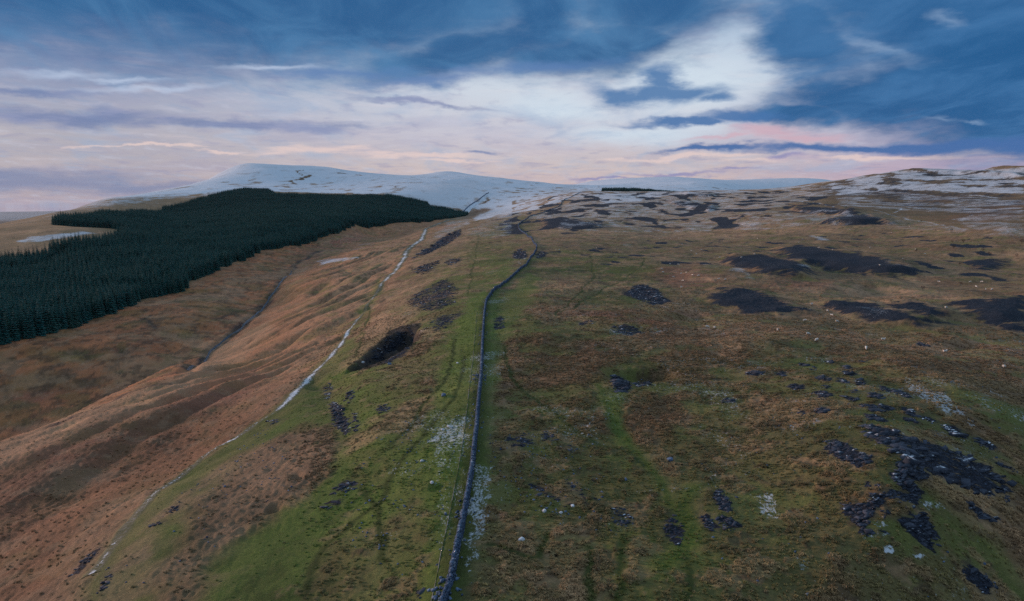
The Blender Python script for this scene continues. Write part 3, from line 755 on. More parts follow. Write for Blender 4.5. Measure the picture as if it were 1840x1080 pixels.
CL = [(1402, 672, 9, 4, 5), (1481, 680, 10, 5, 15), (1526, 671, 11, 4, 12), (1512, 684, 8, 4, 15), (1546, 687, 8, 5, 18), (1460, 662, 5, 4, 10), (1430, 696, 15, 5, 10), (1477, 710, 17, 7, 10), (1531, 716, 12, 4, 8),
      (1570, 710, 19, 5, 18), (1590, 699, 15, 4, 20), (1618, 707, 17, 4, 24), (1565, 732, 14, 5, 10), (1595, 733, 14, 5, 20), (1637, 741, 12, 7, 15), (1664, 752, 16, 4, 18), (1572, 751, 20, 5, 10), (1535, 704, 8, 3, 8),
      (1487, 695, 7, 3, 8), (1477, 738, 14, 6, 5), (1709, 772, 18, 7, 20), (1728, 782, 12, 4, 24), (1770, 799, 22, 6, 26), (1638, 757, 13, 4, 20), (1575, 790, 24, 5, 24), (1355, 671, 12, 5, 0), (1446, 655, 9, 3, 5), (1488, 651, 8, 2, 0), (1552, 650, 7, 2, 4), (1808, 838, 26, 5, 24), (1660, 620, 14, 3, 10), (1640, 792, 12, 3, 20),
      (1310, 720, 14, 4, 0), (1440, 742, 8, 5, 30), (1520, 661, 8, 3, 10)]
clab = {}
CLWORDS = ['short', 'broad', 'flat', 'narrow', 'ragged', 'low', 'dark', 'slim']
rk('scattered dark clints on the crown of the limestone knoll', .5, .8, *[oval(*c) for c in CL[:20]])
rk('slim clints along the far shoulder of the limestone knoll', .5, .8, *[oval(*c) for c in CL[20:27]])
rk('faint clints on the grassy moor behind the limestone knoll', .5, .6, *[oval(*c) for c in CL[27:]])
rk('dark stony scar running down beside the heather', .4, .4, [(948, 870), (975, 878), (1010, 905), (1025, 912), (1012, 916), (980, 895), (950, 878)], [(984, 885), (1020, 900), (1024, 912), (1000, 900)])
rk('long stony seam through the olive grass', .35, .35, [(1018, 858), (1030, 870), (1050, 895), (1066, 912), (1056, 914), (1036, 890), (1018, 868)], [(1064, 886), (1080, 898), (1076, 904), (1062, 894)])
rk('violet grey stony ground below the long seam', .25, .3, [(1095, 915), (1120, 912), (1140, 930), (1142, 945), (1118, 948), (1092, 932)])
rk('dark scree scraps in the heathery grass right of the wall', .3, .3, [(968, 775), (985, 770), (1000, 790), (990, 800), (972, 792)], [(1020, 800), (1032, 805), (1034, 815), (1022, 814)], [(905, 785), (950, 778), (960, 800), (920, 812)])
rk('two blue grey scree strokes in the green slope', .35, .55, [(596, 884), (612, 866), (630, 862), (622, 876), (604, 890)], [(584, 910), (600, 900), (612, 896), (604, 908), (590, 914)], [(612, 874), (636, 866), (640, 876), (622, 886)])
rk('small scree cap in the middle of the green slope', .35, .5, [(676, 732), (690, 727), (702, 734), (696, 742), (682, 742)])
rk('dark peaty scar above the scree tongue', .35, .5, [(588, 690), (598, 688), (596, 702), (590, 720), (584, 716), (586, 702)], [(626, 704), (636, 700), (634, 718), (628, 728), (622, 716)], [(634, 740), (642, 752), (648, 776), (640, 780), (634, 758)])
rk('blue grey stones along the lower side of the track', .3, .5, [(126, 1036), (150, 1005), (176, 985), (182, 990), (160, 1012), (140, 1034)], [(180, 1064), (196, 1030), (206, 1026), (200, 1048), (186, 1066)])
rk('thin stone scatter on the green bank beside the track', .3, .35, [(298, 915), (320, 908), (336, 908), (318, 920), (302, 922)], [(268, 945), (290, 932), (300, 936), (284, 946)])
rk('stony scrap at the near end of the snowy track', .3, .4, [(480, 756), (498, 752), (504, 757), (488, 764)])
rk('dark scree under the lowest corner of the green slope', .3, .4, [(748, 1066), (762, 1060), (764, 1074), (750, 1080)])
# scattered far scree and heath on the snowy moor edge
fn = fbm(X / 38, Y / 95, 4, 150)
sel, wt = mask_poly(outline([(900, 420), (880, 395), (960, 372), (1050, 348), (1250, 344), (1480, 342), (1520, 372), (1420, 395), (1300, 412), (1100, 408), (1000, 425)]), 30, X, Y)
HEAT[sel] = np.maximum(HEAT[sel], sstep(-.05, .42, fn[sel]) * wt)
fn2 = fbm(X / 16, Y / 26, 4, 160)
sel, wt = mask_poly(outline([(960, 450), (1100, 430), (1350, 430), (1600, 410), (1850, 425), (1850, 530), (1600, 500), (1300, 480), (1100, 480)]), 20, X, Y)
HEAT[sel] = np.maximum(HEAT[sel], sstep(.22, .75, fn2[sel]) * wt * .9)
sel, wt = mask_poly(outline([(1600, 330), (1640, 306), (1850, 304), (1850, 350), (1750, 345)]), 30, X, Y)
HEAT[sel] = np.maximum(HEAT[sel], sstep(-.1, .5, fbm(X[sel] / 28, Y[sel] / 60, 4, 170)) * wt * .8)
sel, wt = mask_line(spline(trace([(1632, 305), (1700, 309), (1770, 310), (1845, 315)]), 6), 7, 4, X, Y); COL[sel] = COL[sel] * (1 - wt[:, None]) + HEATH * wt[:, None]
paint(MOOR * .62, [(1450, 335), (1550, 314), (1640, 300), (1860, 298), (1860, 420), (1740, 410), (1600, 385), (1480, 368)], .02, .8)
sel, wt = mask_poly(outline([(1440, 340), (1550, 316), (1640, 304), (1860, 302), (1860, 400), (1740, 392), (1600, 372), (1480, 360)]), 40, XW, YW); HEAT[sel] = np.maximum(HEAT[sel], (.50 + .14 * fbm(X[sel] / 60, Y[sel] / 130, 3, 175)) * wt)
sel, wt = mask_poly(outline([(1690, 330), (1770, 306), (1860, 303), (1860, 335), (1780, 330)]), 30, XW, YW); HEAT[sel] = np.maximum(HEAT[sel], .52 * wt)
paint(BRACK * .7, [(1600, 345), (1700, 352), (1740, 358), (1700, 362), (1620, 352)], 0.02, .8)
paint(BRACK * .8, [(1690, 395), (1760, 372), (1850, 358), (1850, 382), (1780, 398)], 0.02, .6)

# ------------------------------------------------------------------ snow
add(SNOW, [(60, 398), (100, 380), (200, 352), (340, 325), (440, 285), (600, 290), (800, 300), (1000, 318), (1100, 330), (1050, 346), (980, 374), (930, 392), (850, 396), (820, 388), (780, 372), (700, 352), (480, 345), (400, 352), (250, 368), (180, 372)], .80, .05)
VF = sstep(3600, 5200, RH) * (np.abs(np.where(th > math.pi, th - 2 * math.pi, th)) < 1.2)[:, None]
SNOW = np.maximum(SNOW, VF * 0.94 * sstep(-60, 60, Z))
SNOW = np.maximum(SNOW, 0.55 * sstep(4000, 8000, RH))
for pts, v in [([(200, 356), (340, 330), (380, 312), (440, 285), (800, 300), (1000, 318), (1050, 332), (900, 345), (760, 352), (690, 350), (490, 344), (440, 342), (330, 352)], .92),
               ([(120, 376), (200, 360), (330, 352), (260, 366), (170, 372)], .55),
               ([(850, 400), (900, 385), (960, 378), (1000, 368), (1050, 346), (1030, 343), (960, 350), (880, 372), (845, 382)], .68),
               ([(820, 420), (880, 395), (940, 390), (930, 420), (880, 430)], .42),
               ([(940, 392), (1000, 372), (1060, 346), (1250, 340), (1350, 338), (1500, 322), (1500, 352), (1400, 372), (1250, 385), (1100, 392), (1000, 396)], .50),
               ([(1060, 350), (1180, 346), (1200, 352), (1150, 362), (1080, 366)], .66),
               ([(1470, 328), (1550, 315), (1640, 303), (1850, 300), (1850, 350), (1700, 348), (1600, 342), (1500, 352)], .62),
               ([(1500, 352), (1600, 342), (1720, 352), (1850, 360), (1850, 378), (1740, 384), (1600, 378), (1500, 368)], .50),
               ([(1700, 395), (1780, 378), (1850, 372), (1850, 425), (1790, 420), (1740, 412)], .47),
               ([(1000, 380), (1300, 380), (1480, 375), (1560, 385), (1400, 412), (1200, 418), (1000, 415)], .46), ([(1480, 372), (1600, 384), (1740, 410), (1850, 418), (1850, 432), (1700, 420), (1560, 408), (1440, 404)], .38),
               ([(20, 434), (60, 424), (150, 415), (178, 419), (150, 424), (95, 432), (40, 438)], .64),
               ([(560, 470), (600, 463), (655, 460), (630, 468), (575, 476)], .56), ([(505, 495), (560, 472), (600, 470), (540, 492), (515, 500)], .35),
               ([(800, 400), (850, 392), (850, 402), (800, 424), (760, 440), (780, 420)], .45),
               ([(640, 440), (700, 430), (660, 445), (620, 452)], .4), ([(620, 420), (680, 405), (660, 420), (600, 432)], .3),
               ([(640, 652), (650, 640), (655, 645), (646, 656)], .4),
               ([(845, 880), (858, 850), (872, 870), (872, 900), (850, 960), (840, 1010), (830, 1030), (832, 990), (840, 930)], .57), ([(846, 830), (880, 830), (888, 900), (872, 960), (850, 1020), (838, 1050), (826, 1060), (832, 1000), (842, 920)], .52),
               ([(870, 850), (900, 850), (930, 890), (915, 935), (870, 930), (850, 970), (845, 1010), (860, 940)], .36),
               ([(770, 770), (845, 740), (845, 800), (832, 900), (815, 990), (795, 1000), (780, 900)], .44), ([(800, 760), (840, 740), (836, 830), (800, 840)], .46),
               ([(930, 935), (1010, 925), (1070, 935), (1060, 955), (960, 950)], .55),
               ([(1340, 890), (1370, 880), (1400, 905), (1405, 940), (1370, 930)], .52), ([(1420, 990), (1450, 1000), (1470, 1030), (1440, 1030)], .45),
               ([(1060, 960), (1160, 960), (1200, 1060), (1100, 1080), (1050, 1020)], .45), ([(890, 1000), (990, 1000), (980, 1070), (900, 1070)], .40),
               ([(1618, 665), (1650, 690), (1700, 705), (1740, 745), (1765, 770), (1735, 768), (1690, 735), (1650, 715), (1620, 700)], .50), ([(1725, 752), (1748, 758), (1762, 774), (1742, 772)], .66),
               ([(1600, 675), (1680, 675), (1800, 700), (1850, 712), (1850, 728), (1760, 705), (1650, 695)], .42), ([(1450, 640), (1560, 642), (1540, 655), (1440, 652)], .42),
               ([(1230, 700), (1350, 690), (1420, 720), (1420, 800), (1330, 830), (1250, 780)], .42), ([(1160, 650), (1300, 640), (1420, 650), (1380, 680), (1230, 690)], .40),
               ([(1090, 690), (1130, 712), (1130, 730), (1096, 726), (1060, 700)], .4),
               ([(1530, 898), (1560, 892), (1556, 910), (1535, 908)], .5), ([(1640, 895), (1690, 905), (1720, 925), (1690, 930), (1655, 915)], .5), ([(1550, 965), (1590, 955), (1600, 965), (1560, 975)], .5),
               ([(1560, 925), (1590, 920), (1600, 950), (1565, 950)], .45), ([(1770, 1066), (1800, 1058), (1806, 1068), (1776, 1074)], .62), ([(1640, 1000), (1660, 998), (1672, 1008), (1650, 1012)], .6), ([(1740, 695), (1790, 700), (1845, 716), (1845, 730), (1790, 712)], .5),
               ([(1300, 486), (1330, 478), (1355, 492), (1350, 502), (1310, 498)], .5), ([(1395, 464), (1430, 468), (1480, 488), (1440, 482)], .5), ([(1540, 452), (1600, 465), (1660, 485), (1600, 474)], .4), ([(1256, 470), (1300, 480), (1290, 486), (1256, 480)], .4),
               ([(1110, 432), (1165, 434), (1160, 448), (1120, 446)], .34), ([(1056, 438), (1076, 438), (1074, 448), (1060, 448)], .34), ([(925, 460), (945, 464), (940, 476), (928, 474)], .5), ([(860, 480), (905, 470), (910, 500), (870, 510)], .28),
               ([(1455, 422), (1480, 424), (1505, 434), (1470, 432)], .55), ([(885, 440), (930, 425), (935, 440), (900, 452)], .3), ([(1690, 405), (1740, 410), (1740, 418), (1690, 412)], .5),
               (oval(1595, 988, 6, 7), 1.15), (oval(1652, 1005, 9, 5, 10), .9), (oval(937, 971, 8, 4), .8), (oval(985, 1015, 8, 4), .6),
               ([(220, 1000), (160, 1035), (150, 1080), (180, 1080)], .3)]:
    add(SNOW, pts, v, .007)
for sel, v in SNOW0: SNOW[sel] = np.maximum(SNOW[sel], v)
# drifts along old dykes
for pts, wd, v in [([(1470, 364), (1540, 374), (1580, 380), (1606, 387), (1630, 394), (1680, 402), (1735, 412)], 2.0, .56), ([(1600, 338), (1690, 346), (1760, 352), (1822, 356)], 5, .62), ([(1604, 382), (1620, 375)], 1.5, .7), ([(1440, 362), (1480, 368), (1500, 372)], 2, .7),
                   ([(1712, 400), (1760, 382), (1850, 366)], 4, .52), ([(838, 381), (845, 371), (862, 362), (872, 352), (882, 347)], 8, 1.0)]:
    stroke(None, pts, wd, wd * .7, arr=SNOW, value=v, step=2)
back = (RH > 1650) & (RH < 6500)
azg = np.where(th > math.pi, th - 2 * math.pi, th)[:, None] + 0 * RH
zone = back * sstep(px_dir(985, 350)[0], px_dir(1040, 350)[0], azg) * (azg < .8)
SNOW = np.maximum(SNOW, zone * (.60 + .35 * sstep(2400, 3800, RH)))
# heather and rushes poking through the thin snow of the fells
brk = fbm(X / 55, Y / 160, 5, 180, .6)
thin = sstep(.05, .75, brk) * sstep(1500, 2400, RH) * (1 - sstep(5200, 6200, RH))
lowf = sstep(190, 20, Z)
SNOW = SNOW * (1 - thin * (.22 + .30 * lowf))
SNOW = SNOW * (1 - .45 * sstep(.10, .34, fn) * (RH < 2300) * (azg > 0))
# dark gullies and drifts on the white fell
for pts, wd in [([(862, 366), (875, 358), (874, 352)], 5), ([(836, 384), (850, 382), (868, 378), (880, 376)], 9), ([(830, 380), (824, 376)], 8), ([(540, 322), (556, 317), (566, 315)], 12), ([(512, 332), (530, 326), (548, 320)], 5), ([(600, 310), (640, 313), (652, 315)], 8), ([(535, 305), (545, 314), (552, 320)], 5), ([(700, 332), (730, 338), (780, 342)], 4), ([(790, 322), (830, 330), (860, 340), (878, 345)], 4)]:
    ln = spline(trace(pts), 5); sel, wt = mask_line(ln, wd, wd * .7, XW, YW); SNOW[sel] *= 1 - .7 * wt
    COL[sel] = COL[sel] * (1 - .6 * wt[:, None]) + DIRT * .6 * wt[:, None]
paint(BRACK * .9, [(832, 390), (840, 382), (870, 372), (890, 374), (860, 386), (840, 394)], .02, .7); add(SNOW, [(832, 392), (840, 382), (868, 374), (890, 374), (860, 386), (840, 394)], .35, .01, 'set')
add(SNOW, [(760, 330), (830, 320), (900, 335), (880, 345), (830, 372), (770, 368), (720, 350)], .74, .05, 'set')

frost = sstep(.1, .55, fbm(X / 17, Y / 17, 4, 190)) * sstep(45, 80, RH) * (1 - sstep(230, 330, RH)) * sstep(-.30, -.18, azg)
SNOW = np.maximum(SNOW, (.14 * frost + .235) * sstep(40, 70, RH) * (1 - sstep(230, 330, RH)) * sstep(-.30, -.18, azg))
# tussock relief, less on grazed turf, rock and snow
green = sstep(.01, .05, COL[..., 1] * 1.0 - COL[..., 0] * .62)
ROUGH = (1 - .65 * green) * (1 - .5 * ROCK)
Z = Z + tus * TUSS * ROUGH + ROCK * (0.25 * np.abs(KNOB) + .12 * perlin(X / .9, Y / .9, 62)) * (1 - sstep(400, 900, RH))
XYZ = np.stack([X, Y, Z + CAMZ], -1)


def gz_at(x, y): return zlook(np.asarray(x, float), np.asarray(y, float)) + CAMZ


# ------------------------------------------------------------------ materials
def material(name):
    m = bpy.data.materials.new(name); m.use_nodes = True
    nt = NT(m.node_tree); b = nt.n['Principled BSDF']
    b.inputs['Roughness'].default_value = 0.9; b.inputs['Specular IOR Level'].default_value = 0.2
    return m, nt, b


def bump(nt, b, h, dist, strength=1.0):
    n = nt.n.new('ShaderNodeBump'); n.inputs['Distance'].default_value = dist; n.inputs['Strength'].default_value = strength
    nt.set(n.inputs['Height'], h); nt.l.new(n.outputs[0], b.inputs['Normal'])


def pos(nt):
    return nt.n.new('ShaderNodeNewGeometry').outputs['Position']


SNOWC = (.70, .77, .86, 1)
def ground_shader(nt, b, base, snow, rock, heath):
    p = pos(nt)
    wind = nt.mapping(p, rot=(0, 0, .5), scale=(1.0, 2.2, 1.0), kind='POINT')
    n1 = nt.noise(wind, 1.7, 5, .66, 1.2)
    n2 = nt.noise(p, .16, 5, .6, .6)
    n3 = nt.noise(wind, 5.5, 3, .6, .6)
    # straw tops and dark gaps of the tussocks
    c = nt.mix(nt.maprange(n1, .50, .74), base, nt.mix(1.0, base, (1.75, 1.7, 1.6, 1), 'MULTIPLY'))
    c = nt.mix(nt.math('MULTIPLY', nt.maprange(n1, .46, .28), .5), c, nt.mix(1.0, c, (.48, .46, .44, 1), 'MULTIPLY'))
    c = nt.mix(nt.math('MULTIPLY', nt.maprange(n2, .5, .72), .35), c, nt.mix(1.0, c, (1.25, 1.12, 1.0, 1), 'MULTIPLY'))
    c = nt.mix(nt.math('MULTIPLY', nt.maprange(n2, .5, .3), .45), c, nt.mix(1.0, c, (.62, .62, .6, 1), 'MULTIPLY'))
    n4 = nt.noise(nt.mapping(p, scale=(1, .55, 1), kind='POINT'), .06, 9, .72, .5)
    c = nt.mix(nt.maprange(n4, .52, .70), c, nt.mix(1.0, c, (1.5, 1.42, 1.36, 1), 'MULTIPLY'))
    c = nt.mix(nt.maprange(n4, .48, .30), c, nt.mix(1.0, c, (.60, .60, .60, 1), 'MULTIPLY'))
    c = nt.mix(nt.math('MULTIPLY', nt.maprange(n3, .5, .75), .4), c, nt.mix(1.0, c, (1.4, 1.3, 1.2, 1), 'MULTIPLY'))
    # dark heath with broken edges
    hn_ = nt.noise(nt.mapping(p, rot=(0, 0, .35), scale=(.55, 1.3, 1), kind='POINT'), .13, 9, .72, .6)
    hm = nt.maprange(nt.math('ADD', heath, nt.math('MULTIPLY', nt.math('SUBTRACT', hn_, .5), 1.9)), .36, .70)
    hc = nt.mix(nt.maprange(n1, .4, .7), (.012, .018, .030, 1), (.042, .054, .076, 1))
    hc = nt.mix(nt.math('MULTIPLY', nt.maprange(n4, .57, .74), .4), hc, (.075, .055, .042, 1))
    c = nt.mix(hm, c, hc)
    # bare rock: blocks with dark joints and lichen
    vor = nt.n.new('ShaderNodeTexVoronoi'); vor.feature = 'DISTANCE_TO_EDGE'; vor.inputs['Scale'].default_value = 1.1
    nt.l.new(nt.vmath('ADD', nt.mapping(p, rot=(0, 0, .8), scale=(1, 2, 1.5), kind='POINT'), nt.noise(p, 1.2, 3, color=True)), vor.inputs['Vector'])
    rn = nt.noise(p, 2.3, 5, .65)
    rc = nt.ramp(rn, [(.32, (.008, .011, .018, 1)), (.5, (.024, .034, .056, 1)), (.66, (.06, .075, .11, 1)), (.76, (.2, .22, .26, 1))])
    rc = nt.mix(nt.maprange(vor.outputs[0], 0.0, .12), (.008, .008, .012, 1), rc)
    rm = nt.maprange(nt.math('ADD', rock, nt.math('MULTIPLY', nt.math('SUBTRACT', nt.noise(wind, .45, 7, .7, .8), .5), 2.0)), .46, .58)
    c = nt.mix(rm, c, rc)
    # lying snow, caught in the grass
    sn = nt.noise(nt.mapping(p, scale=(1, .7, 1), kind='POINT'), .06, 8, .68, .4)
    sf = nt.noise(nt.mapping(p, scale=(1, .6, 1), kind='POINT'), 3.0, 5, .76, .5)
    sv = nt.math('ADD', nt.math('MULTIPLY', nt.math('SUBTRACT', nt.math('ADD', nt.math('MULTIPLY', sn, .38), nt.math('MULTIPLY', sf, .62)), .5), 2.2), .5)
    sm = nt.maprange(sv, nt.math('SUBTRACT', .97, nt.math('MULTIPLY', snow, 1.0)), nt.math('SUBTRACT', 1.12, nt.math('MULTIPLY', snow, 1.0)))
    sm = nt.math('MULTIPLY', nt.math('MULTIPLY', sm, nt.maprange(snow, .04, .2)), nt.maprange(snow, .35, .95, .62, 1.0))
    c = nt.mix(sm, c, SNOWC)
    nt.l.new(c, b.inputs['Base Color'])
    h = nt.math('ADD', nt.math('MULTIPLY', n1, .35), nt.math('ADD', nt.math('MULTIPLY', n3, .12), nt.math('MULTIPLY', n2, .8)))
    h = nt.math('ADD', h, nt.math('MULTIPLY', nt.math('MULTIPLY', rn, rm), .8))
    bump(nt, b, h, 1.0, .75)


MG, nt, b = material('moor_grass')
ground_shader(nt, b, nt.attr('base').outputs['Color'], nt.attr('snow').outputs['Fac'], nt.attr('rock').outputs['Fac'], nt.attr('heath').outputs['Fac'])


def fast_mesh(name, co, quads, mat, smooth=True):
    me = bpy.data.meshes.new(name)
    co = np.asarray(co, np.float32); q = np.asarray(quads, np.int32)
    me.vertices.add(len(co)); me.vertices.foreach_set('co', co.ravel())
    me.loops.add(q.size); me.loops.foreach_set('vertex_index', q.ravel())
    me.polygons.add(len(q)); me.polygons.foreach_set('loop_start', np.arange(0, q.size, q.shape[1], dtype=np.int32))
    if smooth: me.polygons.foreach_set('use_smooth', np.ones(len(q), bool))
    me.update()
    if mat: me.materials.append(mat)
    return me


def fattr(me, name, data):
    a = me.attributes.new(name, 'FLOAT', 'POINT'); a.data.foreach_set('value', np.ascontiguousarray(data, np.float32).ravel())


def cattr(me, name, data):
    d = np.concatenate([data.reshape(-1, 3), np.ones((data.size // 3, 1))], 1).astype(np.float32)
    a = me.attributes.new(name, 'FLOAT_COLOR', 'POINT'); a.data.foreach_set('color', d.ravel())


def tag(o, label=None, cat=None, group=None, kind=None):
    for k, v in (('label', label), ('category', cat), ('group', group), ('kind', kind)):
        if v: o[k] = v
    return o


def put(name, me, parent=None, loc=None, rotz=0.0, scale=None):
    o = bpy.data.objects.new(name, me); C.objects.link(o)
    if parent: o.parent = parent
    if loc is not None: o.location = loc
    if rotz: o.rotation_euler = (0, 0, rotz)
    if scale is not None: o.scale = (scale,) * 3 if np.isscalar(scale) else scale
    return o


i = np.arange(NT_)[:, None]; j = np.arange(NR_ - 1)[None]; i2 = (i + 1) % NT_
quads = np.stack([i * NR_ + j, i2 * NR_ + j, i2 * NR_ + j + 1, i * NR_ + j + 1], -1).reshape(-1, 4)
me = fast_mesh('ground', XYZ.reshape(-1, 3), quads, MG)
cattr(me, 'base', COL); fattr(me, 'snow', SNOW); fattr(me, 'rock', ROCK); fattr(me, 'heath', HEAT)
ground_ob = tag(put('ground', me), 'brown and green moorland with lying snow, rising to white fells', kind='structure')
print('ground', len(me.vertices), len(me.polygons))

# ------------------------------------------------------------------ stones
CUBE = np.array([[-1, -1, -1], [1, -1, -1], [1, 1, -1], [-1, 1, -1], [-1, -1, 1], [1, -1, 1], [1, 1, 1], [-1, 1, 1]], float) * .5
CQ = np.array([[0, 3, 2, 1], [4, 5, 6, 7], [0, 1, 5, 4], [1, 2, 6, 5], [2, 3, 7, 6], [3, 0, 4, 7]])


class Stones:
    """collects rough blocks and links them as one mesh"""
    def __init__(self): self.c = []; self.t = []

    def add(self, centre, dims, yaw, tilt=0.15, jag=0.22, tone=None):
        """centre (n,3), dims (n,3), yaw (n)"""
        n = len(centre)
        if n == 0: return
        v = CUBE[None] + rng.uniform(-jag, jag, (n, 8, 3)) * .5
        v[:, 4:, :2] *= rng.uniform(.6, .95, (n, 1, 1))
        v = v * dims[:, None, :]
        ax, ay = rng.normal(0, tilt, n), rng.normal(0, tilt, n)
        c, s = np.cos(ax)[:, None], np.sin(ax)[:, None]
        y, z = v[..., 1] * c - v[..., 2] * s, v[..., 1] * s + v[..., 2] * c
        v[..., 1], v[..., 2] = y, z
        c, s = np.cos(ay)[:, None], np.sin(ay)[:, None]
        x, z = v[..., 0] * c + v[..., 2] * s, -v[..., 0] * s + v[..., 2] * c
        v[..., 0], v[..., 2] = x, z
        c, s = np.cos(yaw)[:, None], np.sin(yaw)[:, None]
        x, y = v[..., 0] * c - v[..., 1] * s, v[..., 0] * s + v[..., 1] * c
        v[..., 0], v[..., 1] = x, y
        self.c.append((v + centre[:, None]).reshape(-1, 3))
        t = rng.uniform(0, 1, n) if tone is None else tone
        self.t.append(np.repeat(t, 8))

    def build(self, name, mat, parent=None):
        co = np.concatenate(self.c); n = len(co) // 8
        q = (CQ[None] + np.arange(n)[:, None, None] * 8).reshape(-1, 4)
        me = fast_mesh(name, co, q, mat, smooth=False); fattr(me, 'tone', np.concatenate(self.t))
        return put(name, me, parent)


def stone_material(name, dark, light, lichen, snow=0.0):
    m, nt, b = material(name)
    t = nt.attr('tone').outputs['Fac']; p = pos(nt)
    n = nt.noise(p, 3.0, 4, .65)
    c = nt.mix(t, dark, light)
    c = nt.mix(nt.math('MULTIPLY', nt.maprange(n, .55, .7), .7), c, lichen)
    c = nt.mix(nt.math('MULTIPLY', nt.maprange(n, .45, .3), .6), c, nt.mix(1.0, c, (.4, .4, .42, 1), 'MULTIPLY'))
    if snow:
        g = nt.n.new('ShaderNodeNewGeometry'); _, _, nz = nt.sep(g.outputs['Normal'])
        f = nt.math('MULTIPLY', nt.maprange(nz, .75, .95), nt.maprange(nt.noise(p, .35, 4, .7), .62 - snow, .7 - snow))
        c = nt.mix(f, c, SNOWC)
    nt.l.new(c, b.inputs['Base Color']); bump(nt, b, n, .08, .6)
    b.inputs['Roughness'].default_value = .8
    return m

M_SCREE = stone_material('dark_limestone', (.016, .022, .036, 1), (.062, .076, .108, 1), (.13, .15, .2, 1), .06)
M_WALL = stone_material('wall_limestone', (.035, .058, .105, 1), (.15, .22, .34, 1), (.22, .27, .36, 1), .05)
M_PALE = stone_material('frosted_stone', (.30, .32, .36, 1), (.6, .62, .66, 1), (.75, .77, .8, 1), .3)

for label, size, cover, outs in ROCKS:
    st = Stones()
    for o in outs:
        p = outline(o, 8)
        mn, mx = p.min(0), p.max(0); area = (mx - mn).prod()
        rm_ = np.hypot(*p.mean(0)); sz = max(size, rm_ * 0.0018)
        n = int(min(2600, cover * 1.0 * area / (sz * sz)))
        if n < 4: n = 4
        x = rng.uniform(mn[0], mx[0], n); y = rng.uniform(mn[1], mx[1], n)
        d = sdf(p, x + .9 * sz * fbm(x / 3, y / 3, 2, 300), y + .9 * sz * fbm(x / 3, y / 3, 2, 301))
        clump = fbm(x / (sz * 9), y / (sz * 9), 3, 302)
        keep = (d < sz * .6 * rng.uniform(-1.5, 1.6, n)) & (clump > (.5 - cover) * .9 - .25)
        x, y = x[keep], y[keep]; n = len(x)
        k = sz * rng.lognormal(-.1, .4, n)
        dims = np.stack([k * rng.uniform(1.0, 2.2, n), k * rng.uniform(.6, 1.0, n), k * rng.uniform(.16, .42, n)], 1)
        st.add(np.stack([x, y, gz_at(x, y) + dims[:, 2] * .05], 1), dims, rng.normal(.45, .3, n), .14, .5)
    if st.c:
        tag(st.build('rock_outcrop' if size > .42 else 'scree_patch', M_SCREE), label, 'rocks', 'patches of bare limestone on the moor', 'stuff')

# ------------------------------------------------------------------ the drystone wall
wall = tag(put('drystone_wall', None, loc=(float(WALL[0, 0]), float(WALL[0, 1]), 0)), 'long grey drystone wall winding up the green ridge to the skyline', 'wall')
seg = np.diff(WALL, axis=0); L = np.hypot(seg[:, 0], seg[:, 1]); S = np.concatenate([[0], np.cumsum(L)])
WR = np.hypot(WALL[:, 0], WALL[:, 1])


def on_wall(s):
    x = np.interp(s, S, WALL[:, 0]); y = np.interp(s, S, WALL[:, 1])
    x2 = np.interp(s + .8, S, WALL[:, 0]); y2 = np.interp(s + .8, S, WALL[:, 1]); x1 = np.interp(s - .8, S, WALL[:, 0]); y1 = np.interp(s - .8, S, WALL[:, 1])
    a = np.arctan2(y2 - y1, x2 - x1)
    return x, y, a

core_p = WALL[::4]; cr = np.hypot(core_p[:, 0], core_p[:, 1])
# gaps and tumbled lengths
GAPS = [(float(S[np.argmin(np.hypot(WALL[:, 0] - g[0], WALL[:, 1] - g[1]))]), ww) for g, ww in zip(trace([(865, 676), (806, 1056), (834, 925)]), (1.4, 1.8, .5))]


def wall_h(s, r):
    h = 1.05 + .14 * perlin(s / 5, s * 0, 401) + .10 * perlin(s / 1.3, s * 0, 402) + .15 * sstep(250, 600, r)
    for g, ww in GAPS: h = h * (1 - .62 * np.exp(-((s - g) / ww) ** 2))
    h = h * (1 - .35 * sstep(.35, .6, perlin(s / 30, s * 0 + 3, 403)))
    return h

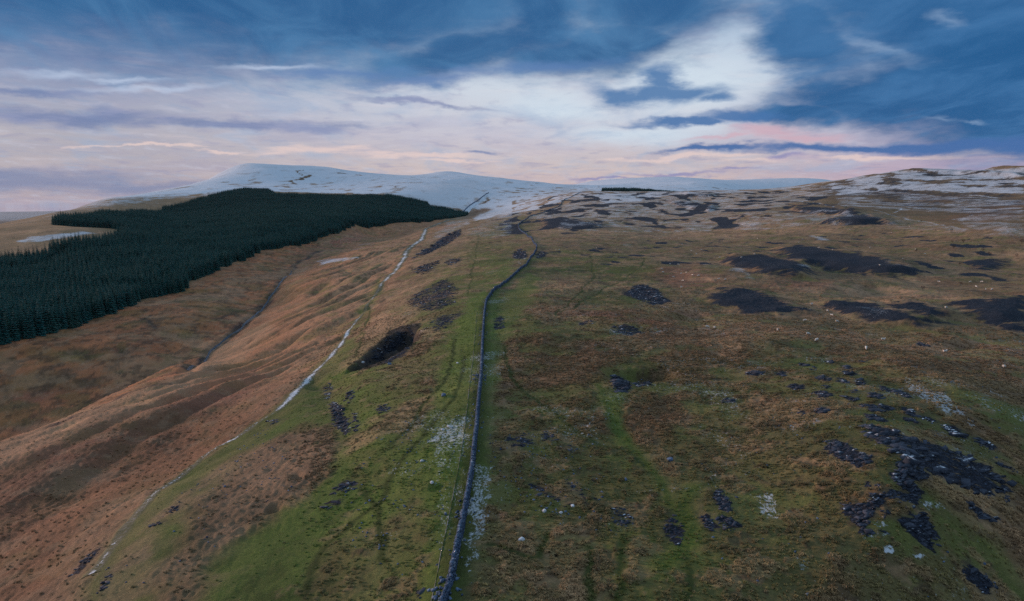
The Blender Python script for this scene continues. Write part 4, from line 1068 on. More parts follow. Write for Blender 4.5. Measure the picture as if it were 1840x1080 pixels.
# hearting: a tapered dark core under the face stones
n = len(core_p); sc = S[::4][:n]
x, y, a = on_wall(sc); h = wall_h(sc, cr) - .12; gzc = gz_at(x, y)
wide = 1 + .9 * sstep(250, 700, cr)
nx, ny = -np.sin(a), np.cos(a)
prof = [(-.22, -.3), (-.12, 1), (.12, 1), (.22, -.3)]
co = np.stack([np.stack([x + nx * o * wide, y + ny * o * wide, gzc + (h if zf > 0 else zf)], 1) for o, zf in prof], 1).reshape(-1, 3)
q = [[4 * k + m, 4 * k + m + 1, 4 * k + m + 5, 4 * k + m + 4] for k in range(n - 1) for m in range(3)]
me = fast_mesh('hearting', co, q, M_WALL, False); fattr(me, 'tone', np.full(len(co), .05)); put('hearting', me, wall).location = (-wall.location[0], -wall.location[1], 0)
st = Stones(); cop = Stones()
s0 = 0.0
while s0 < S[-1]:
    r = float(np.interp(s0, S, WR)); ln_ = 0.30 if r < 130 else 0.42 if r < 240 else 0.8 if r < 600 else 2.0 if r < 1200 else 4.0
    courses = 5 if r < 130 else 4 if r < 240 else 2 if r < 600 else 1
    s_end = min(s0 + 40, S[-1]); m = int((s_end - s0) / ln_) + 1
    w_ = 1 + .9 * sstep(250, 700, r)
    for side_ in (-1, 1):
        for c_ in range(courses):
            s = s0 + (np.arange(m) + rng.uniform(-.25, .25, m) + .5 * (c_ % 2)) * ln_
            x, y, a = on_wall(s); hh = wall_h(s, r); z = gz_at(x, y)
            f = (c_ + .5) / courses; o = side_ * (.25 - .11 * f) * w_ + rng.normal(0, .03, m)
            d = np.stack([ln_ * rng.uniform(.75, 1.15, m), np.full(m, .2 * w_), hh / courses * rng.uniform(.75, 1.1, m)], 1)
            st.add(np.stack([x - np.sin(a) * o, y + np.cos(a) * o, z + hh * f * .92], 1), d, a, .06, .18, rng.uniform(0, .42, m))
    # copes set on edge along the top
    lc = ln_ * (.55 if r < 240 else 1)
    m = int((s_end - s0) / lc) + 1
    s = s0 + np.arange(m) * lc; x, y, a = on_wall(s); hh = wall_h(s, r); z = gz_at(x, y)
    d = np.stack([lc * rng.uniform(.5, 1.1, m), rng.uniform(.2, .46, m) * w_, rng.uniform(.10, .36, m)], 1)
    ok = rng.uniform(0, 1, m) > .14
    cop.add(np.stack([x + rng.normal(0, .04, m), y, z + hh + .02], 1)[ok], d[ok], (a + rng.normal(0, .2, m))[ok], .2, .3, rng.uniform(.1, .85, m)[ok])
    s0 = s_end
# tumbled stones at the gaps and along the foot
for g, ww in GAPS:
    m = int(26 * ww); s = g + rng.normal(0, ww, m); x, y, a = on_wall(s); o = rng.normal(.25, .75, m)
    x = x - np.sin(a) * o; y = y + np.cos(a) * o
    k = rng.uniform(.14, .34, m); st.add(np.stack([x, y, gz_at(x, y) + .08], 1), np.stack([k * 1.2, k, k * .7], 1), rng.uniform(0, 3, m), .4, .4)
m = 220; s = rng.uniform(0, 420, m); x, y, a = on_wall(s); o = rng.choice([-1, 1], m) * rng.uniform(.5, 1.1, m)
x = x - np.sin(a) * o; y = y + np.cos(a) * o; k = rng.uniform(.12, .3, m)
st.add(np.stack([x, y, gz_at(x, y) + .03], 1), np.stack([k * 1.2, k, k * .7], 1), rng.uniform(0, 3, m), .4, .4)
for b_, nm in ((st, 'face_stones'), (cop, 'cope_stones')):
    o = b_.build(nm, M_WALL, wall); o.location = (-wall.location[0], -wall.location[1], 0); o['kind'] = 'stuff'


def low_wall(label, px, step, h, w_, mat=M_WALL):
    line = spline(trace(px), step)
    root = tag(put('drystone_wall', None, loc=(float(line[0, 0]), float(line[0, 1]), 0)), label, 'wall')
    a = np.arctan2(np.gradient(line[:, 1]), np.gradient(line[:, 0])); m = len(line)
    b_ = Stones(); z = gz_at(line[:, 0], line[:, 1])
    for f in (.25, .75):
        hh = h * (1 + .25 * perlin(np.arange(m) / 9, np.zeros(m), 440))
        b_.add(np.stack([line[:, 0], line[:, 1], z + hh * f], 1), np.stack([np.full(m, step * 1.15), w_ * (1.1 - .4 * f) * rng.uniform(.85, 1.1, m), hh * .6], 1), a, .03, .15)
    o = b_.build('face_stones', mat, root); o['kind'] = 'stuff'; o.location = (-root.location[0], -root.location[1], 0)

low_wall('dark wall beside the snowy lane climbing behind the forest tip', [(830, 384), (836, 377), (845, 369), (858, 361), (868, 353), (878, 346.5)], 3.0, 2.4, 2.2)
low_wall('short broken wall curving over the snowy ridge beside the long wall', [(984, 360), (990, 356), (1000, 353), (1012, 352)], 2.5, 1.6, 1.5)

# ------------------------------------------------------------------ paths and water that lie on the ground
def ribbon(name, pts, width, mat, label, lift=.05, step=.6, across=7, wvar=.25, clip=None):
    line = spline(trace(pts), step)
    a = np.arctan2(np.gradient(line[:, 1]), np.gradient(line[:, 0])); m = len(line)
    ww = width * (1 + wvar * perlin(np.arange(m) * step / 9, np.zeros(m), 500)); off = np.linspace(-1, 1, across)
    wander = .25 * width * perlin(np.arange(m) * step / 14, np.zeros(m) + 5, 501)
    o = ww[:, None] * off[None] + wander[:, None]
    x = line[:, 0:1] - np.sin(a)[:, None] * o; y = line[:, 1:2] + np.cos(a)[:, None] * o
    edge = 1 - np.abs(off) ** 4
    z = gz_at(x, y) + lift * edge[None] - .16 * (1 - edge)[None]
    co = np.stack([x, y, z], -1).reshape(-1, 3)
    k = np.arange(m - 1)[:, None] * across + np.arange(across - 1)[None]
    q = np.stack([k, k + across, k + across + 1, k + 1], -1).reshape(-1, 4)
    if mat is None: return line
    me = fast_mesh(name, co, q, mat); fattr(me, 'across', np.tile(np.abs(off), m)); fattr(me, 'along', np.repeat(np.arange(m) * step, across))
    return tag(put(name, me), label, kind='structure')


MT, nt, b = material('snowy_track')
p = pos(nt)
acr = nt.attr('across').outputs['Fac']
n1 = nt.noise(p, 1.9, 5, .7, .6); n2 = nt.noise(p, .07, 3, .5)
grass = nt.mix(nt.maprange(n1, .4, .65), nt.attr('base').outputs['Color'], (.12, .12, .045, 1))
stone = nt.mix(nt.maprange(n1, .42, .6), (.085, .09, .04, 1), (.17, .16, .13, 1))
edge = nt.math('ADD', acr, nt.math('MULTIPLY', nt.math('SUBTRACT', n1, .5), 1.6))
snowy = nt.attr('snowy').outputs['Fac']
c = nt.mix(nt.maprange(edge, 1.15, .6), grass, nt.mix(nt.maprange(snowy, .3, .7), grass, stone))
f = nt.math('SUBTRACT', nt.math('ADD', nt.math('MULTIPLY', n1, 1.0), nt.math('MULTIPLY', n2, .6)), nt.math('MULTIPLY', acr, .22))
thr = nt.math('SUBTRACT', 1.06, nt.math('MULTIPLY', snowy, .44))
c = nt.mix(nt.math('MULTIPLY', nt.maprange(f, thr, nt.math('ADD', thr, .10)), .92), c, SNOWC)
nt.l.new(c, b.inputs['Base Color']); bump(nt, b, n1, .2, .6)
TRK = [(160, 1034, .7, .72), (180, 1012, .55, .72), (200, 985, .5, .6), (232, 940, .5, .64), (262, 905, .5, .68), (298, 874, .5, .64), (345, 838, .5, .64), (385, 808, .5, .54), (420, 790, .6, .85), (460, 762, .5, .5), (492, 742, .5, .45), (504, 732, .55, .85), (520, 716, .6, .9), (545, 692, .6, .85), (575, 660, .6, .9), (600, 632, .6, .85), (620, 608, .6, .8), (640, 578, .55, .7),
       (655, 560, .55, .5), (668, 538, .6, .55), (684, 512, .9, .7), (700, 495, 1.6, .8), (715, 480, 1.5, .75), (726, 464, 1.5, .9), (732, 450, 1.8, .65), (748, 437, 1.8, .85), (762, 420, 2.0, .85), (766, 411, 2.2, .7), (780, 405, 2.4, .6), (800, 398, 2.4, .6), (815, 394, 2.4, .6)]
tp = trace([(a_[0], a_[1]) for a_ in TRK]); line = spline(tp, .7)
near_k = np.array([np.argmin(np.hypot(line[:, 0] - q_[0], line[:, 1] - q_[1])) for q_ in tp]); m = len(line); kk = np.arange(m)
tw = np.interp(kk, near_k, [a_[2] for a_ in TRK]) * 1.75 * (1 + .3 * perlin(kk / 11, kk * 0, 510)); ts = np.interp(kk, near_k, [a_[3] for a_ in TRK])
a = np.arctan2(np.gradient(line[:, 1]), np.gradient(line[:, 0])); off = np.linspace(-1.7, 1.7, 11)
o = tw[:, None] * off[None] + (.3 * tw * perlin(kk / 16, kk * 0 + 4, 511))[:, None]
x = line[:, 0:1] - np.sin(a)[:, None] * o; y = line[:, 1:2] + np.cos(a)[:, None] * o
edge = 1 - (np.abs(off) / 1.7) ** 3
z = gz_at(x, y) + .07 * edge[None] * (1 + np.hypot(x, y) / 600) - .12 * (1 - edge)[None]
k = kk[:-1, None] * 11 + np.arange(10)[None]
me = fast_mesh('snow_track', np.stack([x, y, z], -1).reshape(-1, 3), np.stack([k, k + 11, k + 12, k + 1], -1).reshape(-1, 4), MT)
fattr(me, 'across', np.tile(np.abs(off), m)); fattr(me, 'snowy', np.repeat(ts, 11)); cattr(me, 'base', np.stack([zlook(x, y, COL[..., q_]) for q_ in range(3)], -1))
tag(put('snow_track', me), 'pale stony track with broken snow climbing beside the deep hollow', kind='structure')
MLN, nt, b = material('lane_snow')
nt.l.new(nt.mix(nt.maprange(nt.noise(pos(nt), .12, 4, .6), .35, .5), (.2, .17, .14, 1), SNOWC), b.inputs['Base Color'])
ribbon('snow_lane', [(840, 382), (848, 373), (862, 363.5), (873, 353.5), (881, 348)], 4.0, MLN, 'white lane beside the dark wall on the snowy fell', .3, 4)

MF, nt, b = material('trod_earth')
p = pos(nt); n1 = nt.noise(p, 2.0, 4, .6)
c = nt.mix(nt.maprange(n1, .4, .6), (.16, .15, .10, 1), (.30, .30, .29, 1))
nt.l.new(nt.mix(nt.maprange(nt.noise(p, .25, 3), .48, .58), c, (.08, .10, .03, 1)), b.inputs['Base Color']); bump(nt, b, n1, .1)
ribbon('narrow_path', [(774, 1085), (784, 1040), (793, 990), (804, 940), (814, 890), (822, 850), (830, 800), (837, 750), (842, 705), (846, 672), (850, 640), (854, 600), (857, 560)], .075, MF, 'thin pale trodden line running beside the wall', .06, .5, 5)

MW, nt, b = material('stream_water')
p = pos(nt); n1 = nt.noise(p, .6, 4, .65)
nt.l.new(nt.mix(nt.maprange(n1, .66, .72), (.006, .009, .016, 1), (.42, .46, .52, 1)), b.inputs['Base Color'])
b.inputs['Roughness'].default_value = .3; b.inputs['Specular IOR Level'].default_value = .5; bump(nt, b, nt.noise(p, 2.5, 3), .3, 1.0)
ribbon('stream', [(337, 666), (372, 642), (398, 615), (428, 594), (442, 580), (462, 563), (482, 540), (500, 514), (524, 486)], 0.75, MW, 'dark stream in the valley bottom', .12, 1.5, 5, .5)

# ------------------------------------------------------------------ trees
MB, nt, b = material('bark')
p = pos(nt); nt.l.new(nt.mix(nt.noise(p, 6, 3), (.035, .026, .02, 1), (.09, .07, .055, 1)), b.inputs['Base Color'])
MN, nt, b = material('spruce_needles')
p = pos(nt)
tint = nt.attr('tint', 'INSTANCER').outputs['Fac']
oi = nt.n.new('ShaderNodeObjectInfo')
n1 = nt.noise(p, 1.1, 3, .6)
c = nt.mix(n1, (.004, .042, .046, 1), (.012, .095, .095, 1))
c = nt.mix(nt.math('MULTIPLY', oi.outputs['Random'], .75), c, (.030, .060, .036, 1))
c = nt.mix(nt.math('MULTIPLY', nt.attr('tip').outputs['Fac'], .45), c, (.020, .12, .11, 1))
nt.l.new(c, b.inputs['Base Color'])


def spruce_mesh(name, h, seed, levels=13, per=9, lod=0):
    r = random.Random(seed); vs = []; fs = []; tip = []
    def v(x, y, z, t): vs.append((x, y, z)); tip.append(t); return len(vs) - 1
    base = .06 * h
    for L_ in range(levels):
        f = L_ / (levels - 1); z0 = base + (h * .97 - base) * f
        rad = (h * .20) * (1 - f) ** .55 + .10
        m = max(4, int(per * (1 - .5 * f)))
        for k in range(m):
            a = 2 * math.pi * (k + r.uniform(-.3, .3)) / m + L_ * .7
            l = rad * r.uniform(.75, 1.15); wd = l * .34 + .12; zz = z0 + r.uniform(-.25, .25) * h / levels
            dx, dy = math.cos(a), math.sin(a); dr = l * r.uniform(.18, .45) * (1 - f * .8)
            p0 = v(0, 0, zz + .25, 0); p1 = v(dx * l * .55 - dy * wd, dy * l * .55 + dx * wd, zz - dr * .45, .3)
            p2 = v(dx * l, dy * l, zz - dr * .6, 1); p3 = v(dx * l * .55 + dy * wd, dy * l * .55 - dx * wd, zz - dr * .45, .3)
            pm = v(dx * l * .5, dy * l * .5, zz + .10 * l, .5)
            fs += [(p0, p1, pm), (p1, p2, pm), (p2, p3, pm), (p3, p0, pm)]
    a0 = [v(.14 * math.cos(t), .14 * math.sin(t), h * .9, .5) for t in (0, 2.1, 4.2)]; t0 = v(0, 0, h, 1)
    fs += [(a0[0], a0[1], t0), (a0[1], a0[2], t0), (a0[2], a0[0], t0)]
    me = bpy.data.meshes.new(name); me.from_pydata(vs, [], fs); me.materials.append(MN); fattr(me, 'tip', np.array(tip)); me.update()
    return me


def trunk_mesh(name, h, r0, n=7, bend=0.0):
    vs = []; fs = []
    for k, (f, rr) in enumerate(((-.04, 1.2), (.08, .9), (.5, .6), (1, .12))):
        for q_ in range(n):
            a = 2 * math.pi * q_ / n; vs.append((rr * r0 * math.cos(a) + bend * f * f, rr * r0 * math.sin(a), h * f))
    for k in range(3):
        for q_ in range(n): fs.append((k * n + q_, k * n + (q_ + 1) % n, (k + 1) * n + (q_ + 1) % n, (k + 1) * n + q_))
    me = bpy.data.meshes.new(name); me.from_pydata(vs, [], fs); me.materials.append(MB); me.update()
    return me


CROWNS = [spruce_mesh('crown', 12.5 + k * .8, 40 + k) for k in range(4)]
TRUNKS = [trunk_mesh('trunk', 11.5 + k * .8, .2) for k in range(4)]
foot = [(-180, 664), (-100, 640), (0, 618), (60, 604), (110, 594), (150, 584), (200, 566), (250, 545), (290, 532), (330, 518), (400, 482), (480, 448), (520, 443), (560, 436), (600, 420), (640, 405), (700, 403), (760, 399), (838, 388)]
fx, fy = ground([p_[0] for p_ in foot], [p_[1] for p_ in foot])
FOOT = np.stack([fx, fy], 1)


def pr(px, r):
    t, _ = px_dir(px, 400); return (math.sin(float(t)) * r, math.cos(float(t)) * r)

TOP = [pr(*q_) for q_ in [(842, 1950), (800, 2040), (772, 2040), (768, 2120), (735, 2120), (700, 2160), (690, 2110), (600, 2120), (500, 2060), (488, 2200), (440, 2230), (380, 2000), (300, 1780), (200, 1430), (98, 1230),
                          (97, 1120), (150, 1100), (200, 1130), (218, 1060), (205, 940), (150, 870), (92, 845), (86, 815), (0, 805), (-180, 800)]]
FOREST = np.array(list(map(tuple, FOOT)) + TOP)
# planted rows: they run up and down the slope
ra = math.radians(-33); rx_, ry_ = math.sin(ra), math.cos(ra)
uu, vv = np.meshgrid(np.arange(-1500, 1500, 3.2), np.arange(0, 2600, 2.3))
uu = uu + rng.normal(0, .6, uu.shape); vv = vv + rng.normal(0, .7, vv.shape)
tx = (vv * rx_ + uu * ry_).ravel(); ty = (vv * ry_ - uu * rx_).ravel()
bb = (tx > FOREST[:, 0].min()) & (tx < FOREST[:, 0].max()) & (ty > FOREST[:, 1].min()) & (ty < FOREST[:, 1].max())
tx, ty = tx[bb], ty[bb]
d = sdf(FOREST, tx + 9 * perlin(tx / 34, ty / 34, 600), ty + 9 * perlin(tx / 34, ty / 34, 601))
keep = (d < -1) & (rng.uniform(0, 1, len(tx)) > .04) & ~((fbm(tx / 45, ty / 45, 3, 602) > .78) & (d < -30))
tx, ty, d = tx[keep], ty[keep], d[keep]
# an unplanted ride across the near block
ride = np.abs(sdf(np.array([pr(-200, 610), pr(60, 735), pr(110, 800), pr(112, 806), pr(62, 742), pr(-200, 616)]), tx, ty)) > 3.5
tx, ty, d = tx[ride], ty[ride], d[ride]
# edge trees: those with the greatest height in the picture
dl = np.full(len(tx), 1e9)
for (ax, ay), (bx, by) in zip(FOOT[:-1], FOOT[1:]):
    ex, ey = bx - ax, by - ay; t = np.clip(((tx - ax) * ex + (ty - ay) * ey) / (ex * ex + ey * ey), 0, 1)
    dl = np.minimum(dl, np.hypot(tx - ax - t * ex, ty - ay - t * ey))
rr_ = np.hypot(tx, ty); azi = np.arctan2(tx, ty)
score = rr_ * (1 + dl / 14) + 1e5 * (azi < math.radians(-37.6))
near = np.argsort(score)[:300]
isn = np.zeros(len(tx), bool); isn[near] = True
tz = gz_at(tx, ty)
hs = .88 * (.92 + .22 * fbm(tx / 55, ty / 55, 3, 603) + rng.normal(0, .13, len(tx))) * (1 - .25 * sstep(1200, 2000, rr_))
first = None
for k, q_ in enumerate(near):
    v_ = k % 4
    root = put('spruce_tree', None, loc=(tx[q_], ty[q_], tz[q_] - .1), rotz=rng.uniform(0, 6.28), scale=float(hs[q_]))
    ep = 920 + FPX * math.tan(azi[q_]) * .99
    lab = 'dark spruce in the lowest corner of the plantation edge' if ep < 110 else 'dark spruce by the notch in the near plantation edge' if ep < 190 else 'dark spruce on the edge above the mossy patch' if ep < 270 else 'dark spruce on the edge where the bank steepens' if ep < 350 else 'dark spruce on the edge above the stream bend' if ep < 430 else 'dark spruce far along the plantation edge towards the fell'
    tag(root, lab, 'tree', 'spruces on the near edge of the plantation')
    put('crown', CROWNS[v_], root); put('trunk', TRUNKS[v_], root)


def scatter(name, pts, sources, rots, scales, tint=None, mats=None, label=None, cat=None):
    """one object of many copies of a few meshes, placed by geometry nodes"""
    me = bpy.data.meshes.new(name); me.vertices.add(len(pts)); me.vertices.foreach_set('co', np.asarray(pts, np.float32).ravel())
    fattr(me, 'yaw', rots); fattr(me, 'size', scales)
    if tint is not None: cattr(me, 'tint', tint)
    a = me.attributes.new('pick', 'INT', 'POINT'); a.data.foreach_set('value', rng.integers(0, len(sources), len(pts)).astype(np.int32))
    o = put(name, me)
    ng = bpy.data.node_groups.new(name, 'GeometryNodeTree')
    ng.interface.new_socket('Geometry', in_out='INPUT', socket_type='NodeSocketGeometry'); ng.interface.new_socket('Geometry', in_out='OUTPUT', socket_type='NodeSocketGeometry')
    N = ng.nodes; gi = N.new('NodeGroupInput'); go = N.new('NodeGroupOutput')
    join = N.new('GeometryNodeGeometryToInstance')
    for s_ in sources:
        oi_ = N.new('GeometryNodeObjectInfo'); oi_.inputs['Object'].default_value = s_; oi_.transform_space = 'ORIGINAL'; oi_.inputs['As Instance'].default_value = False
        gti = N.new('GeometryNodeGeometryToInstance'); ng.links.new(oi_.outputs['Geometry'], gti.inputs[0]); join_in = gti.outputs[0]
        s_.setdefault if False else None
        if s_ is sources[0]: chain = [join_in]
        else: chain.append(join_in)
    N.remove(join)
    jg = N.new('GeometryNodeJoinGeometry')
    for c_ in reversed(chain): ng.links.new(c_, jg.inputs[0])
    iop = N.new('GeometryNodeInstanceOnPoints'); iop.inputs['Pick Instance'].default_value = True

    def na(nm, ty):
        n_ = N.new('GeometryNodeInputNamedAttribute'); n_.data_type = ty; n_.inputs['Name'].default_value = nm; return n_.outputs['Attribute']
    cx = N.new('ShaderNodeCombineXYZ'); ng.links.new(na('yaw', 'FLOAT'), cx.inputs[2])
    ng.links.new(gi.outputs[0], iop.inputs['Points']); ng.links.new(jg.outputs[0], iop.inputs['Instance'])
    ng.links.new(na('pick', 'INT'), iop.inputs['Instance Index']); ng.links.new(cx.outputs[0], iop.inputs['Rotation']); ng.links.new(na('size', 'FLOAT'), iop.inputs['Scale'])
    ng.links.new(iop.outputs[0], go.inputs[0])
    md = o.modifiers.new('scatter', 'NODES'); md.node_group = ng
    return tag(o, label, cat, None, 'stuff')


crown_obs = []
for ob in C.objects:
    if ob.name.startswith('crown') and ob.data in CROWNS and all(ob.data != c_.data for c_ in crown_obs): crown_obs.append(ob)
up = d < -0.5
blk = (rr_ > 1000) & (azi < px_dir(215, 400)[0])
for m_, lab in ((~blk, 'dense dark green spruce plantation filling the valley side'), (blk, 'upper block of dark spruce beyond the snowy clearing')):
    w_ = m_ & ~isn
    scatter('spruce_forest', np.stack([tx, ty, tz - .1], 1)[w_], crown_obs, rng.uniform(0, 6.28, w_.sum()), hs[w_], label=lab, cat='forest')
# far wood beyond the wall's skyline
FW = np.array([pr(1080, 2330), pr(1130, 2330), pr(1165, 2380), pr(1200, 2500), pr(1215, 2700), pr(1150, 2640), pr(1082, 2560)])
ux_ = rng.uniform(FW[:, 0].min(), FW[:, 0].max(), 9000); uy_ = rng.uniform(FW[:, 1].min(), FW[:, 1].max(), 9000)
k_ = sdf(FW, ux_, uy_) < 0; ux_, uy_ = ux_[k_], uy_[k_]
scatter('distant_wood', np.stack([ux_, uy_, gz_at(ux_, uy_)], 1), crown_obs, rng.uniform(0, 6, len(ux_)), rng.uniform(.6, 1.1, len(ux_)) * (.85 + .3 * fbm(ux_ / 25, uy_ / 25, 2, 650)) * (1 - .45 * sstep(px_dir(1130, 340)[0], px_dir(1210, 340)[0], np.arctan2(ux_, uy_))), label='small dark conifer wood on the snowy skyline beyond the wall', cat='wood')
print('forest', len(tx), 'wood', len(ux_))

# thorn bushes
MTW, nt, b = material('thorn_twigs')
nt.l.new(nt.mix(nt.noise(pos(nt), 4, 3), (.03, .024, .026, 1), (.075, .06, .058, 1)), b.inputs['Base Color'])


def bush_mesh(name, seed, h=2.6, n=130):
    r = random.Random(seed); vs = []; fs = []
    for k in range(n):
        a = r.uniform(0, 6.28); e = r.uniform(.05, 1.0); rad = r.uniform(.35, 1.0) ** .7
        c_ = Vector((math.cos(a) * rad * h * .5 * math.sqrt(max(0, 1 - (2 * e - 1) ** 2 * .8)), math.sin(a) * rad * h * .45 * math.sqrt(max(0, 1 - (2 * e - 1) ** 2 * .8)), h * (.28 + .7 * e)))
        dr = (c_ - Vector((0, 0, h * .25))).normalized() + Vector((r.uniform(-.6, .6), r.uniform(-.6, .6), r.uniform(-.2, .7)))
        dr.normalize(); sd = dr.cross(Vector((r.uniform(-1, 1), r.uniform(-1, 1), r.uniform(-1, 1)))).normalized() * .035; l = r.uniform(.3, .7)
        b0 = len(vs); vs += [c_ - sd * 1.4, c_ + sd * 1.4, c_ + dr * l]; fs.append((b0, b0 + 1, b0 + 2))
        for _ in range(2):
            m_ = c_ + dr * l * r.uniform(.2, .7); d2 = (dr + Vector((r.uniform(-1, 1), r.uniform(-1, 1), r.uniform(-.6, .8)))).normalized() * l * .7
            b0 = len(vs); vs += [m_ - sd, m_ + sd, m_ + d2]; fs.append((b0, b0 + 1, b0 + 2))
    me = bpy.data.meshes.new(name); me.from_pydata([tuple(v) for v in vs], [], fs); me.materials.append(MTW); me.update(); return me


def limbs_mesh(name, seed, h=2.6):
    r = random.Random(seed); vs = []; fs = []
    for k in range(7):
        a = r.uniform(0, 6.28); top = Vector((math.cos(a) * h * .3, math.sin(a) * h * .3, h * r.uniform(.55, .8))) if k else Vector((.1, 0, h * .7))
        b0 = len(vs); rr = .09 if k == 0 else .05
        for f in (0, 1):
            c_ = Vector((0, 0, -.1 if k == 0 else h * .18)).lerp(top, f); q_ = rr * (1 - .75 * f)
            vs += [c_ + Vector((q_ * math.cos(t), q_ * math.sin(t), 0)) for t in (0, 1.57, 3.14, 4.71)]
        fs += [(b0 + m_, b0 + (m_ + 1) % 4, b0 + 4 + (m_ + 1) % 4, b0 + 4 + m_) for m_ in range(4)]
    me = bpy.data.meshes.new(name); me.from_pydata([tuple(v) for v in vs], [], fs); me.materials.append(MB); me.update(); return me

BM = [bush_mesh('twigs', 5 + k) for k in range(3)]; LM = [limbs_mesh('trunk', 9 + k) for k in range(3)]
for k, (px, py, sc_, lab) in enumerate([(1710, 416, 1.0, 'bare thorn bush at the lower end of the snowy dyke'), (1731, 436, 1.1, 'dense dark thorn bush on the olive flat below the snowy hill'), (1711, 436, .8, 'thin thorn bush beside the dense dark one'), (1713, 447, 1.2, 'thorn bush above the low stony shelf'),
        (1646, 453, .9, 'thorn bush beside a sheep on the far moor'), (1766, 451, .9, 'thorn bush on the upper stony line'), (1757, 459, .8, 'small thorn bush just below the stony line'), (1778, 459, .9, 'round thorn bush right of the small thorn bush'), (1827, 461, .8, 'thorn bush by the edge of the far moor'),
        (1658, 521, .85, 'grey thorn bush on the bank above the dark mound'), (1726, 513, .8, 'thorn bush on the brown bank near four sheep'), (1656, 418, .7, 'tiny thorn bush on the olive moor above the sheep'), (1585, 416, .6, 'tiny thorn bush near the foot of the dark knolls'), (1836, 437, 1.2, 'wide thorn bush below the snowy hillside'), (1725, 476, .7, 'low black thorn bush beside the stony shelf'),
        (1655, 398, .7, 'thorn bush standing on the snowy dyke line'), (1586, 372, .9, 'dark bush beside the upper snowy dyke'), (1112, 462, .5, 'lone dark juniper bush in the grass by the faint path')]):
    gx_, gy_ = ground(px, py); gx_, gy_ = float(gx_[0]), float(gy_[0])
    root = tag(put('thorn_bush', None, loc=(gx_, gy_, float(gz_at(gx_, gy_)) - .05), rotz=rng.uniform(0, 6), scale=sc_ * .75), lab, 'bush', 'thorn bushes on the moor')
    put('twigs', BM[k % 3], root); put('trunk', LM[k % 3], root)

# ------------------------------------------------------------------ sheep
MFL, nt, b = material('fleece')
n1 = nt.noise(nt.n.new('ShaderNodeTexCoord').outputs['Object'], 9, 3, .6)
nt.l.new(nt.mix(n1, (.52, .50, .46, 1), (.82, .80, .76, 1)), b.inputs['Base Color']); bump(nt, b, n1, .03, .8)
MFC, nt, b = material('sheep_face'); b.inputs['Base Color'].default_value = (.05, .045, .042, 1)


def sheep_mesh(name, grazing, lying=False):
    drop = .34 if lying else 0
    V = [((-.42, 0, .66 - drop), .20), ((-.2, 0, .68 - drop), .27), ((.1, 0, .68 - drop), .28), ((.34, 0, .69 - drop), .22)]
    if grazing: V += [((.52, 0, .56), .13), ((.62, .03, .32), .10), ((.72, .05, .10), .055)]
    else: V += [((.48, .02, .86 - drop), .14), ((.56, .05, 1.0 - drop), .10), ((.72, .08, .93 - drop), .055)]
    E = [(0, 1), (1, 2), (2, 3), (3, 4), (4, 5), (5, 6)]
    V += [((-.54, 0, .62 - drop), .08)]; E += [(0, 7)]
    hx = V[5][0]
    for s_ in (-1, 1):
        V += [((hx[0] - .04, hx[1] + s_ * .14, hx[2] + .06), .03)]; E += [(5, len(V) - 1)]
    if not lying:
        for bx, pa in ((-.38, 0), (.3, 3)):
            for s_ in (-1, 1):
                k0 = len(V); off = .05 * s_
                V += [((bx, s_ * .14, .42), .085), ((bx + (-.05 if bx < 0 else .02) + off, s_ * .14, .22), .045), ((bx + off, s_ * .14, 0.02), .04)]
                E += [(pa, k0), (k0, k0 + 1), (k0 + 1, k0 + 2)]
    me = bpy.data.meshes.new(name); me.from_pydata([v[0] for v in V], E, [])
    o = bpy.data.objects.new(name, me); C.objects.link(o)
    sk = o.modifiers.new('skin', 'SKIN'); sk.use_smooth_shade = True
    for k_, v in enumerate(V): me.skin_vertices[0].data[k_].radius = (v[1], v[1])
    me.skin_vertices[0].data[1].use_root = True
    sb = o.modifiers.new('sub', 'SUBSURF'); sb.levels = 1; sb.render_levels = 1
    dg = bpy.context.evaluated_depsgraph_get(); new = bpy.data.meshes.new_from_object(o.evaluated_get(dg)); new.name = name
    bpy.data.objects.remove(o); new.materials.clear(); new.materials.append(MFL); new.materials.append(MFC)
    hp = np.array(V[6][0]); hq = np.array(V[5][0])
    for p_ in new.polygons:
        c_ = np.array(p_.center)
        if (c_[2] < .34 and not lying and c_[0] < .5) or np.linalg.norm(c_ - hp) < .13: p_.material_index = 1
    return new

SHEEP = [sheep_mesh('sheep', True), sheep_mesh('sheep', False), sheep_mesh('sheep', False, True)]
NEAR = [(1271, 589, 'white sheep on the brown bank, the left of a close pair'), (1284, 590.5, 'white sheep on the brown bank, the right of a close pair'), (1458, 548, 'white sheep beside the tip of the long dark mound'), (1487, 560, 'white sheep in the grass just under the dark mound'),
        (1494, 566, 'white sheep lowest of two under the dark mound'), (1446, 577, 'upright white sheep on the rusty grass bank'), (1504, 579, 'white sheep by the dark grassy dip below the mound'), (1397, 595, 'small white sheep on the rusty shelf left of the flat green'), (1452, 602, 'small white sheep at the edge of the flat green'),
        (1467, 613, 'white sheep on the flat green moor above the clints'), (1587, 612, 'white sheep in the middle of the flat moor above the clints'), (1556, 628, 'white sheep nearest the frosted crown of the knoll'), (1698, 632, 'large white sheep on the slope behind the knoll'), (1804, 661, 'lone white sheep on the far slope of the knoll'), (1700, 554, 'white sheep standing between two dark mounds'),
        (1224, 517, 'white sheep below the rest of the scattered flock by the maroon grass'), (1227, 505, 'white sheep in the flock above the dark wedge of scree'), (1210, 498, 'white sheep left of the flock on the maroon grass'), (1191, 490, 'white sheep by the dark maroon tuft'), (1189, 484, 'white sheep above the dark maroon tuft')]
